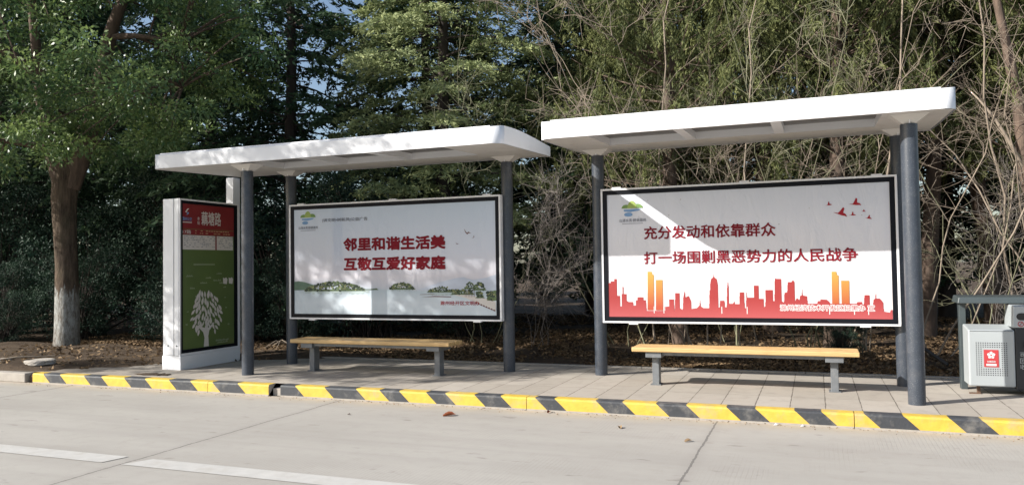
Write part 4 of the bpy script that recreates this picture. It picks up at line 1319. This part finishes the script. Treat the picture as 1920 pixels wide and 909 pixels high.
scatter(70, (-2.0, -.3, 7.4), (3.2, 3.4, 1.6), .45, .8, cond_up)
SD = np.array(SUN_DIR)
n_ = 0
while n_ < 250:          # unseen low boughs over the road, shaped to dapple the kiosk and the left shelter
    x_ = -10.7 + 5.7 * g.uniform(0, 1) ** 1.35; s_ = g.uniform(.6, 4.4); t_ = g.uniform(6.0, 9.5)
    p_ = np.array([x_, .8, (s_ - .8) / 1.062]) - SD * t_ - TB
    u_, v_, d_ = in_view(p_)
    if u_ > -60 and v_ > -60: continue
    cent.append(p_); rad.append(g.uniform(.15, .40)); n_ += 1
# small twigs to the clumps
tipset = np.concatenate([np.array(l_[0]) for l_ in limbs])
for c, r_ in list(zip(cent, rad))[::2]:
    j = np.argmin(np.linalg.norm(tipset - c, axis=1)); a = tipset[j]
    limbs.append((bez(a, (a + c) / 2 + np.array([0, 0, .15]), c, 5), np.linspace(.022, .006, 5)))
V, F = tube_arrays(limbs, 8)
link_mesh("limbs", np_mesh("limbs", V, F, M['bark'], smooth=True), st)
P, D, T = clump_leaves(g, cent, rad, 300, .09, .04, .62)
link_mesh("crown", leaf_mesh("crown", P, D, g.uniform(.06, .105, len(P)), g.uniform(.028, .046, len(P)), L_CAM, T, g), st)
# the next street tree along the kerb, mostly outside the photograph
g = np.random.default_rng(5)
st2 = thing("street_tree", "street tree farther left along the kerb, only the edge of its crown in the picture", "tree", (-20.2, 2.7, .11), group="broad leaved street trees along the kerb")
limbs = []
tr_ = [(np.array([[0, 0, -.1], [0.02, 0, 1.5], [-.04, .05, 3.2]]), np.array([.27, .22, .2]))]
cent = []; rad = []
for a in np.linspace(0, 2 * PI, 8)[:-1]:
    e_ = np.array([2.6 * math.cos(a), 2.6 * math.sin(a), 7 + g.normal() * .8]); limb(np.array([-.04, .05, 3.1]), np.array([.8 * math.cos(a), .8 * math.sin(a), 5]), e_, .15, .04)
scatter(250, (.3, -.2, 8.2), (4.4, 4.0, 3.6), .4, .75, gg=g)
V, F = tube_arrays(tr_ + limbs, 9)
link_mesh("trunk", np_mesh("trunk", V, F, M['bark'], smooth=True), st2)
P, D, T = clump_leaves(g, cent, rad, 120, .1, .045, .65)
link_mesh("crown", leaf_mesh("crown", P, D, g.uniform(.09, .14, len(P)), g.uniform(.04, .06, len(P)), L_CAM, T, g), st2)

# --- conifers: one of each kind, then copies
def tree_thing(name, label, cat, meshes, loc, rz=0, sc=1.0, group=None):
    r = thing(name, label, cat, loc, (0, 0, rz), group)
    link_mesh("trunk", meshes[0], r); link_mesh("crown", meshes[1], r)
    r.scale = (sc, sc, sc)
    return r
def place(src, label, x, y, rz, sc, group=None):
    c = copy_tree(src); c.location = (x, y, float(soil_z(x, y)) - .05); c.rotation_euler = (0, 0, rz); c.scale = (sc, sc, sc)
    c["label"] = label
    if group: c["group"] = group
    return c
GW = "conifers of the wood behind the shelters"
deo = conifer_meshes(31, 13.0, 2.4, 3.3, L_DEO, droop=.34, tuft=.10, dens=1.4, tw=.030, nn=22)
T_DEO = tree_thing("cedar_tree", "sunlit layered cedar with pale trunk standing behind the gap between the two shelters", "tree", deo, (-7.85, 6.7, .1), .4, 1.0, GW)
dk1 = conifer_meshes(32, 12.0, 1.2, 3.0, L_DARK, droop=.40, tuft=.15, dens=1.0, tw=.045)
dk2 = conifer_meshes(33, 13.5, 1.6, 3.4, L_DARK, droop=.50, tuft=.15, dens=1.0, tw=.045)
LD = "dark layered conifer among its like behind the kiosk and the left shelter"
T_D1 = tree_thing("conifer_tree", LD, "tree", dk1, (-11.2, 6.2, .1), 0, 1.0, GW)
T_D2 = tree_thing("conifer_tree", LD, "tree", dk2, (-14.6, 7.6, .1), 1, 1.0, GW)
for i, (x, y, s_) in enumerate(((-18.5, 6.8, 1.0), (-22.5, 8.0, 1.1), (-9.2, 8.6, 1.05), (-19.8, 11.0, 1.1), (-26.0, 13.0, 1.2), (-27.5, 10.5, 1.2))):
    place((T_D1, T_D2)[i % 2], LD, x, y, i * 1.7, s_, GW)
LM = "dark conifer deeper in the wood behind the sunlit cedar"
for i, (x, y, s_) in enumerate(((-6.4, 12.6, 1.1), (-4.4, 9.6, 1.0), (-5.6, 10.4, 1.0))):
    place((T_D2, T_D1)[i % 2], LM, x, y, i * 2.1 + .5, s_, GW)
LR = "dark conifer far behind the junipers of the right shelter"
for i, (x, y, s_) in enumerate(((-.6, 13.6, 1.1), (1.9, 12.4, 1.0), (4.4, 13.8, 1.1), (7.2, 13.0, 1.1))):
    place((T_D1, T_D2)[i % 2], LR, x, y, i * 1.3 + .2, s_, GW)
ju1 = juniper_meshes(41, 10.5, 2.0, 2.1, L_JUN, 150)
ju2 = juniper_meshes(42, 9.5, 2.4, 2.0, L_JUN, 135)
LJ = "yellow green feathery juniper with bare lower trunk behind the right shelter"
T_J1 = tree_thing("juniper_tree", LJ, "tree", ju1, (-3.0, 5.8, .1), 0, 1.0, GW)
T_J2 = tree_thing("juniper_tree", LJ, "tree", ju2, (-.6, 5.9, .1), 2, 1.0, GW)
for i, (x, y, s_) in enumerate(((-1.6, 8.0, 1.1), (1.0, 7.9, 1.1), (-4.2, 8.0, 1.0), (2.2, 9.6, 1.15), (-.2, 10.4, 1.2), (-2.9, 10.2, 1.15))):
    place((T_J1, T_J2)[i % 2], LJ, x, y, i * 1.3 + .3, s_, GW)
LJ2 = "yellow green juniper at the right edge behind the grey bin"
for i, (x, y, s_) in enumerate(((2.6, 6.4, 1.0), (4.6, 8.2, 1.1), (5.0, 11.5, 1.2), (3.6, 13.0, 1.2), (6.6, 10.0, 1.2))):
    place((T_J2, T_J1)[i % 2], LJ2, x, y, i * 1.9 + 1.3, s_, GW)

# --- evergreen bushes, dark, at the left and low behind the shelters
def bush_meshes(seed, H, Rm, n):
    g = np.random.default_rng(seed); cen = []; rd = []; tw = []
    for i in range(n):
        a = g.uniform(0, 2 * PI); q = g.uniform(.1, 1) ** .6; z = g.uniform(.12, 1) * H
        rr_ = Rm * q * math.sqrt(max(.1, 1 - (z / H - .4) ** 2 * 1.6))
        c = np.array([rr_ * math.cos(a), rr_ * math.sin(a), z]); cen.append(c); rd.append(g.uniform(.22, .45))
        tw.append((bez([g.normal() * .15, g.normal() * .15, 0], c * [.4, .4, .7], c, 5), np.linspace(.022, .005, 5)))
    P, D, T = clump_leaves(g, cen, rd, 330, .1, .05, .8)
    V, F = tube_arrays(tw, 4)
    return np_mesh("stems", V, F, M['bark_dark'], smooth=True), leaf_mesh("leaves", P, D, g.uniform(.05, .085, len(P)), g.uniform(.022, .038, len(P)), L_BUSH, T, g)
def bush_thing(label, ms, loc, group):
    r = thing("evergreen_bush", label, "bush", loc, (0, 0, 0), group); link_mesh("stems", ms[0], r); link_mesh("leaves", ms[1], r); return r
GB = "dark evergreen bushes in front of the wood"
LB = "tall dark evergreen bush behind the street tree and the kiosk"
B1 = bush_thing(LB, bush_meshes(51, 3.4, 1.5, 120), (-13.0, 5.3, .1), GB)
B2 = bush_thing(LB, bush_meshes(52, 2.8, 1.5, 100), (-15.6, 5.0, .1), GB)
for i, (x, y, s_) in enumerate(((-18.2, 4.9, 1.0), (-10.8, 5.2, 1.0), (-20.6, 5.8, 1.2), (-14.4, 6.6, 1.2))):
    place((B1, B2)[i % 2], LB, x, y, i * 1.5, s_, GB)
LB2 = "dark evergreen bush low in the shade behind the left shelter"
for i, (x, y, s_) in enumerate(((-8.9, 5.6, .95), (-7.2, 6.4, .75))):
    place((B1, B2)[i % 2], LB2, x, y, i * 1.1 + .4, s_, GB)
LB4 = "knee high dark evergreen scrub on the soil around the whitewashed trunk"
for i, (x, y, s_) in enumerate(((-14.7, 4.0, .52), (-12.3, 4.2, .55), (-16.6, 3.7, .5), (-11.1, 4.3, .5), (-9.9, 4.6, .5), (-17.8, 3.2, .45))):
    place((B1, B2)[i % 2], LB4, x, y, i * 1.9 + .3, s_, GB)
small = place(B2, "small leafy bush beside the foot of the whitewashed street tree", -15.6, 3.1, .8, .38, GB)
place(B1, "low scrubby green bush on the litter behind the skyline billboard", -.55, 4.7, .3, .22, GB)
LB3 = "dark bush far back at eye level in the gap between the trunks of the wood"
for i, (x, y, s_) in enumerate(((-4.0, 14.5, .45), (-6.2, 13.0, .42), (-9.4, 17.5, .5), (-2.0, 15.6, .45), (.8, 13.8, .42), (3.4, 13.0, .42))):
    place((B1, B2)[i % 2], LB3, x, y, i * .7, s_, GB)

# --- bare shrubs with pale twigs
def shrub_meshes(seed, H, nst, spread, sub=11):
    g = np.random.default_rng(seed); tw1 = []; tw2 = []
    for i in range(nst):
        az = g.uniform(0, 2 * PI); L = H * g.uniform(.6, 1.08); tl = spread * g.uniform(.25, 1.1)
        dr = np.array([math.cos(az), math.sin(az), 0])
        o = np.array([g.normal() * .12, g.normal() * .12, -.05]); n = 12
        mid = o + dr * L * tl * .28 + np.array([0, 0, L * .55]); end = o + dr * L * tl * .85 + np.array([g.normal() * .3, g.normal() * .3, L * .92])
        C = bez(o, mid, end, n) + np.cumsum(g.normal(size=(n, 3)) * .075, axis=0)
        tw1.append((C, np.linspace(.0098, .003, n) * (L / 4) * g.uniform(.6, 1.2)))
        for j in range(sub):
            s_ = g.uniform(.18, .97); b0 = np.array([np.interp(s_ * (n - 1), np.arange(n), C[:, q]) for q in range(3)])
            k_ = min(int(s_ * (n - 1)), n - 2); d = unit(C[k_ + 1] - C[k_]); rnd = unit(np.cross(d, g.normal(size=3)))
            bl = L * g.uniform(.12, .36) * (1.1 - .6 * s_); e = unit(d * .65 + rnd * .75 + np.array([0, 0, g.uniform(-.15, .35)]))
            C2 = bez(b0, b0 + e * bl * .5, b0 + e * bl + np.array([0, 0, g.uniform(-.22, .28) * bl]), 6) + np.cumsum(g.normal(size=(6, 3)) * .035, axis=0)
            C2[0] = b0
            tw1.append((C2, np.linspace(.0048, .0021, 6)))
            for m_ in range(12):
                t2 = g.uniform(.2, 1); c0 = np.array([np.interp(t2 * 5, np.arange(6), C2[:, q]) for q in range(3)])
                e2 = unit(e * .6 + unit(g.normal(size=3)) * .85); l2 = g.uniform(.12, .5)
                tw2.append((bez(c0, c0 + e2 * l2 * .5 + g.normal(size=3) * .03, c0 + e2 * l2 + np.array([0, 0, g.uniform(-.12, .08)]), 4), np.linspace(.0029, .0015, 4)))
    V1, F1 = tube_arrays(tw1, 4); V2, F2 = tube_arrays(tw2, 4)
    return np_mesh("bare_shrub", np.concatenate([V1, V2]), np.concatenate([F1, F2 + len(V1)]), M['twig'], smooth=True)
SHR = [shrub_meshes(61, 6.2, 5, .70, 9), shrub_meshes(62, 5.4, 5, .85, 9), shrub_meshes(63, 6.8, 4, .65, 10), shrub_meshes(64, 3.0, 7, .9, 8)]
for me_, mt_ in zip(SHR[1:], (M['twig2'], M['twig'], M['twig3'])):
    me_.materials[0] = mt_
GS = "bare winter shrubs behind the shelters"
protos = []
LS = "bare pale twigged shrub in the tangle behind the skyline billboard"
LSR = "bare pale twigged shrub in the tangle right of the right shelter, behind the grey bin"
def shrub(i, label, x, y, rz, sc):
    if i < len(protos) and protos[i] is not None:
        return place(protos[i], label, x, y, rz, sc, GS)
    r = tag(link_mesh("bare_shrub", SHR[i]), label, "shrub", GS)
    r.location = (x, y, float(soil_z(x, y)) - .02); r.rotation_euler = (0, 0, rz); r.scale = (sc, sc, sc)
    protos.append(r); return r
shrub(0, LS, -2.4, 4.2, .2, 1.0); shrub(1, LS, -1.1, 4.6, 1.2, 1.05); shrub(2, LS, -3.1, 5.2, 2.2, 1.05); shrub(3, "low bare shrub seen in the gap between the two billboards", -5.2, 4.6, .4, 1.05)
for (i, x, y, rz, sc) in ((2, -1.7, 4.3, 2.1, .95), (2, -.2, 5.1, 3.1, 1.05), (0, .5, 4.7, 4.4, 1.0), (1, -2.0, 5.9, 5.0, 1.1), (1, -3.9, 5.6, .1, 1.0)):
    shrub(i, LS, x, y, rz, sc)
for (i, x, y, rz, sc) in ((1, 1.3, 5.0, 2.0, 1.0), (2, 2.0, 5.2, .8, 1.05), (0, 2.7, 4.8, 1.5, 1.0), (3, 1.4, 5.3, .5, 1.0), (2, 2.6, 6.0, 3.6, 1.1)):
    shrub(i, LSR, x, y, rz, sc)
shrub(1, "bare grey shrub behind the lake billboard", -6.3, 5.0, 3.3, .8)

# --- leaning bare trunk at the right edge
lt = thing("leaning_tree", "grey brown leaning trunk with bare limbs behind the right end of the grey bin", "tree", (2.35, 5.3, .1))
g = np.random.default_rng(8)
def rp(px, py):   # metres from its foot in the plane facing the road
    return np.array([(px - 1885) / 116, 0, (575 - py) / 116 + .95])
pol = [(np.array([rp(1890, 690), rp(1880, 560), rp(1855, 470), rp(1838, 380), rp(1832, 280), rp(1815, 160), rp(1790, 0)]), np.array([.15, .13, .115, .10, .085, .06, .04]))]
V, F = tube_arrays(pol, 10)
link_mesh("trunk", np_mesh("trunk", V, F, M['bark'], smooth=True), lt)
pol = [(bez(rp(1858, 480), rp(1900, 430) + [0, -.2, 0], rp(1905, 250), 8), np.linspace(.06, .03, 8)), (bez(rp(1838, 390), rp(1800, 300) + [0, -.3, 0], rp(1760, 240), 8), np.linspace(.035, .01, 8)),
       (bez(rp(1905, 250), rp(1895, 100), rp(1850, 20), 8), np.linspace(.03, .015, 8)), (bez(rp(1860, 520), rp(1880, 480), rp(1930, 440), 6), np.linspace(.05, .02, 6)),
       (bez(rp(1832, 290), rp(1870, 200), rp(1915, 150), 6), np.linspace(.03, .012, 6))]
V, F = tube_arrays(pol, 7)
link_mesh("limbs", np_mesh("limbs", V, F, M['twig'], smooth=True), lt)

# ------------------------------------------------------------------ litter and small things
g = np.random.default_rng(77)
def litter(n, xr, yr, dens=None):
    x = g.uniform(*xr, n); y = yr[0] + (yr[1] - yr[0]) * g.uniform(0, 1, n) ** 1.5
    k_ = np.sin(x * 2.1 + 1) * np.sin(y * 2.7) + np.sin(x * .9 - y) * .8 + g.normal(size=n) * .5 > -.3
    return x[k_], y[k_]
x, y = litter(105000, (-15, 6), (2.7, 12))
x2, y2 = g.uniform(-14, -8.5, 900), g.uniform(.2, 2.7, 900)
kk = x2 < np.interp(y2, [.14, 1.0, 1.6, 2.2, 2.62], [-10.7, -9.9, -9.2, -8.4, -7.6]); x2, y2 = x2[kk], y2[kk]
z2 = ZP + .02 + np.minimum(np.interp(y2, [.14, 1.0, 1.6, 2.2, 2.62], [-10.95, -10.0, -9.3, -8.5, -7.6]) - x2, .8).clip(0) * .07
P = np.concatenate([np.stack([x, y, soil_z(x, y) + g.uniform(.005, .03, len(x))], 1), np.stack([x2, y2, z2], 1)])
D = g.normal(size=(len(P), 3)) * [1, 1, .28]
me = leaf_mesh("leaf_litter", P, D, g.uniform(.04, .10, len(P)), g.uniform(.02, .05, len(P)), L_DEAD, np.clip(g.normal(.42, .26, len(P)), 0, 1), g, bend=.15)
tag(link_mesh("leaf_litter", me), kind="stuff")

def fallen_leaf(label, x, y, z, s_, rz, mt, tilt=.3, tint=.35):
    ang = np.linspace(0, 2 * PI, 13)[:-1]
    pts = [(s_ * math.cos(a) * (1 + .12 * math.cos(5 * a)), s_ * .5 * math.sin(a)) for a in ang]
    vs = [(0, 0, 0)] + [(p[0], p[1], s_ * .5 * abs(math.sin(a)) ** 2 + s_ * .12 * math.cos(a)) for p, a in zip(pts, ang)]
    fs = [(0, i + 1, (i + 1) % 12 + 1) for i in range(12)]
    me = np_mesh("fallen_leaf", vs, fs, mt, [tint] * 13)
    o = link_mesh("fallen_leaf", me); o.location = (x, y, z + .004); o.rotation_euler = (tilt * .3, 0, rz)
    return tag(o, label, "leaf", "fallen leaves on the road")
L_RED = leaf_mat("russet_leaf", (.22, .055, .02), (.30, .11, .05), .7, .2)
fallen_leaf("curled russet leaf lying alone on the road in front of the gap between the shelters", -4.30, -.50, .003, .065, .5, L_RED)
fallen_leaf("brown leaf against the foot of the kerb below the gap between the shelters", -3.40, -.05, .003, .035, 1.5, L_RED)
fallen_leaf("pale fallen leaf on the road below the skyline bench", -2.55, -.58, .003, .04, 2.0, L_DEAD, tint=1.0)
fallen_leaf("pale scrap of leaf on the road left of the slab joint", -1.88, -.95, .003, .035, .7, L_DEAD, tint=1.0)
fallen_leaf("dark fallen leaf on the road below the left bench", -5.3, -.75, .003, .018, .2, L_DEAD, tint=.1)
for (x, y, s_, lab) in ((-1.25, -.07, .035, "white paper scrap at the kerb foot below the right bench"), (-1.02, -.06, .03, "smaller white paper scrap at the kerb foot, right of its twin")):
    m = MB(); m.add([(0, 0, .004), (s_, .01, .004), (s_ * 1.2, s_ * .7, .014), (s_ * .3, s_ * .8, .006), (s_ * .6, s_ * .4, .024)], [(0, 1, 4), (1, 2, 4), (2, 3, 4), (3, 0, 4)])
    o = m.build("paper_scrap", M['pwhite']); o.location = (x, y, .001); tag(o, lab, "litter", "paper scraps by the kerb")
# grit along the foot of the kerb
n = 700
P = np.stack([g.uniform(-11, 2, n), -g.uniform(0, 1, n) ** 2.5 * .16 - .004, np.full(n, .004)], 1)
me = leaf_mesh("gutter_grit", P, g.normal(size=(n, 3)) * [1, 1, .3], g.uniform(.006, .02, n), g.uniform(.005, .014, n), L_DEAD, np.clip(g.normal(.6, .3, n), 0, 1), g)
tag(link_mesh("gutter_grit", me), kind="stuff")
# stones, stick, dropped branch
def rock(name, label, loc, sx, sy, sz, seed, cat="stone"):
    bm = bmesh.new(); bmesh.ops.create_icosphere(bm, subdivisions=3, radius=1)
    rr = random.Random(seed); ph = [rr.uniform(0, 6) for _ in range(6)]
    for v in bm.verts:
        q = 1 + .14 * math.sin(v.co.x * 3 + ph[0]) + .12 * math.sin(v.co.y * 4 + ph[1]) + .08 * math.sin(v.co.z * 5 + ph[2])
        if cat == 'dirt': q *= 1 + .35 * math.sin(5 * math.atan2(v.co.y, v.co.x) + ph[3]) * math.sin(3 * math.atan2(v.co.y, v.co.x)) + .15 * math.sin(11 * math.atan2(v.co.y, v.co.x))
        v.co = Vector((v.co.x * sx * q, v.co.y * sy * q, max(-.4, min(.6, v.co.z)) * sz * q))
    me = bpy.data.meshes.new(name); bm.to_mesh(me); bm.free(); me.materials.append(M['stone'])
    o = link_mesh(name, me); o.location = loc; return tag(o, label, cat)
rock("stone", "flat pale broken slab lying on the soil at the left end of the striped kerb", (-11.35, .52, .20), .26, .16, .06, 1)
rock("stone", "small grey stone on the soil near the kerb end at the left edge", (-12.2, .62, .19), .10, .08, .06, 2)
m = MB(); m.tube([(-12.3, .35, .19), (-11.9, .6, .25), (-11.55, .95, .24)], [.018, .014, .008], 6)
tag(m.build("stick", M['twig']), "pale stick lying on the soil beside the broken slab", "stick")
m = MB()
for q in range(7):
    a = q * .9
    m.tube([(-9.3, 3.6, .2), (-9.3 + .25 * math.cos(a), 3.6 + .2 * math.sin(a), .27), (-9.3 + .45 * math.cos(a + .2), 3.6 + .35 * math.sin(a + .2), .16)], [.012, .009, .004], 5)
tag(m.build("dead_branch", M['twig']), "dead straw coloured branch on the soil left of the kiosk", "branch")
m = MB(); m.tube([(-.1, 3.9, .75), (.62, 3.3, .20)], .022, 8)
tag(m.build("stick", M['bin_black']), "dark straight stick leaning on the litter left of the grey bin", "stick")
rock("dirt_patch", "dark heap of dirt on the pavement at the foot of the kiosk", (-8.95, .33, ZP + .003), .21, .085, .016, 5, "dirt").data.materials[0] = M['soil']
# yellow leaves left hanging on the bare shrubs
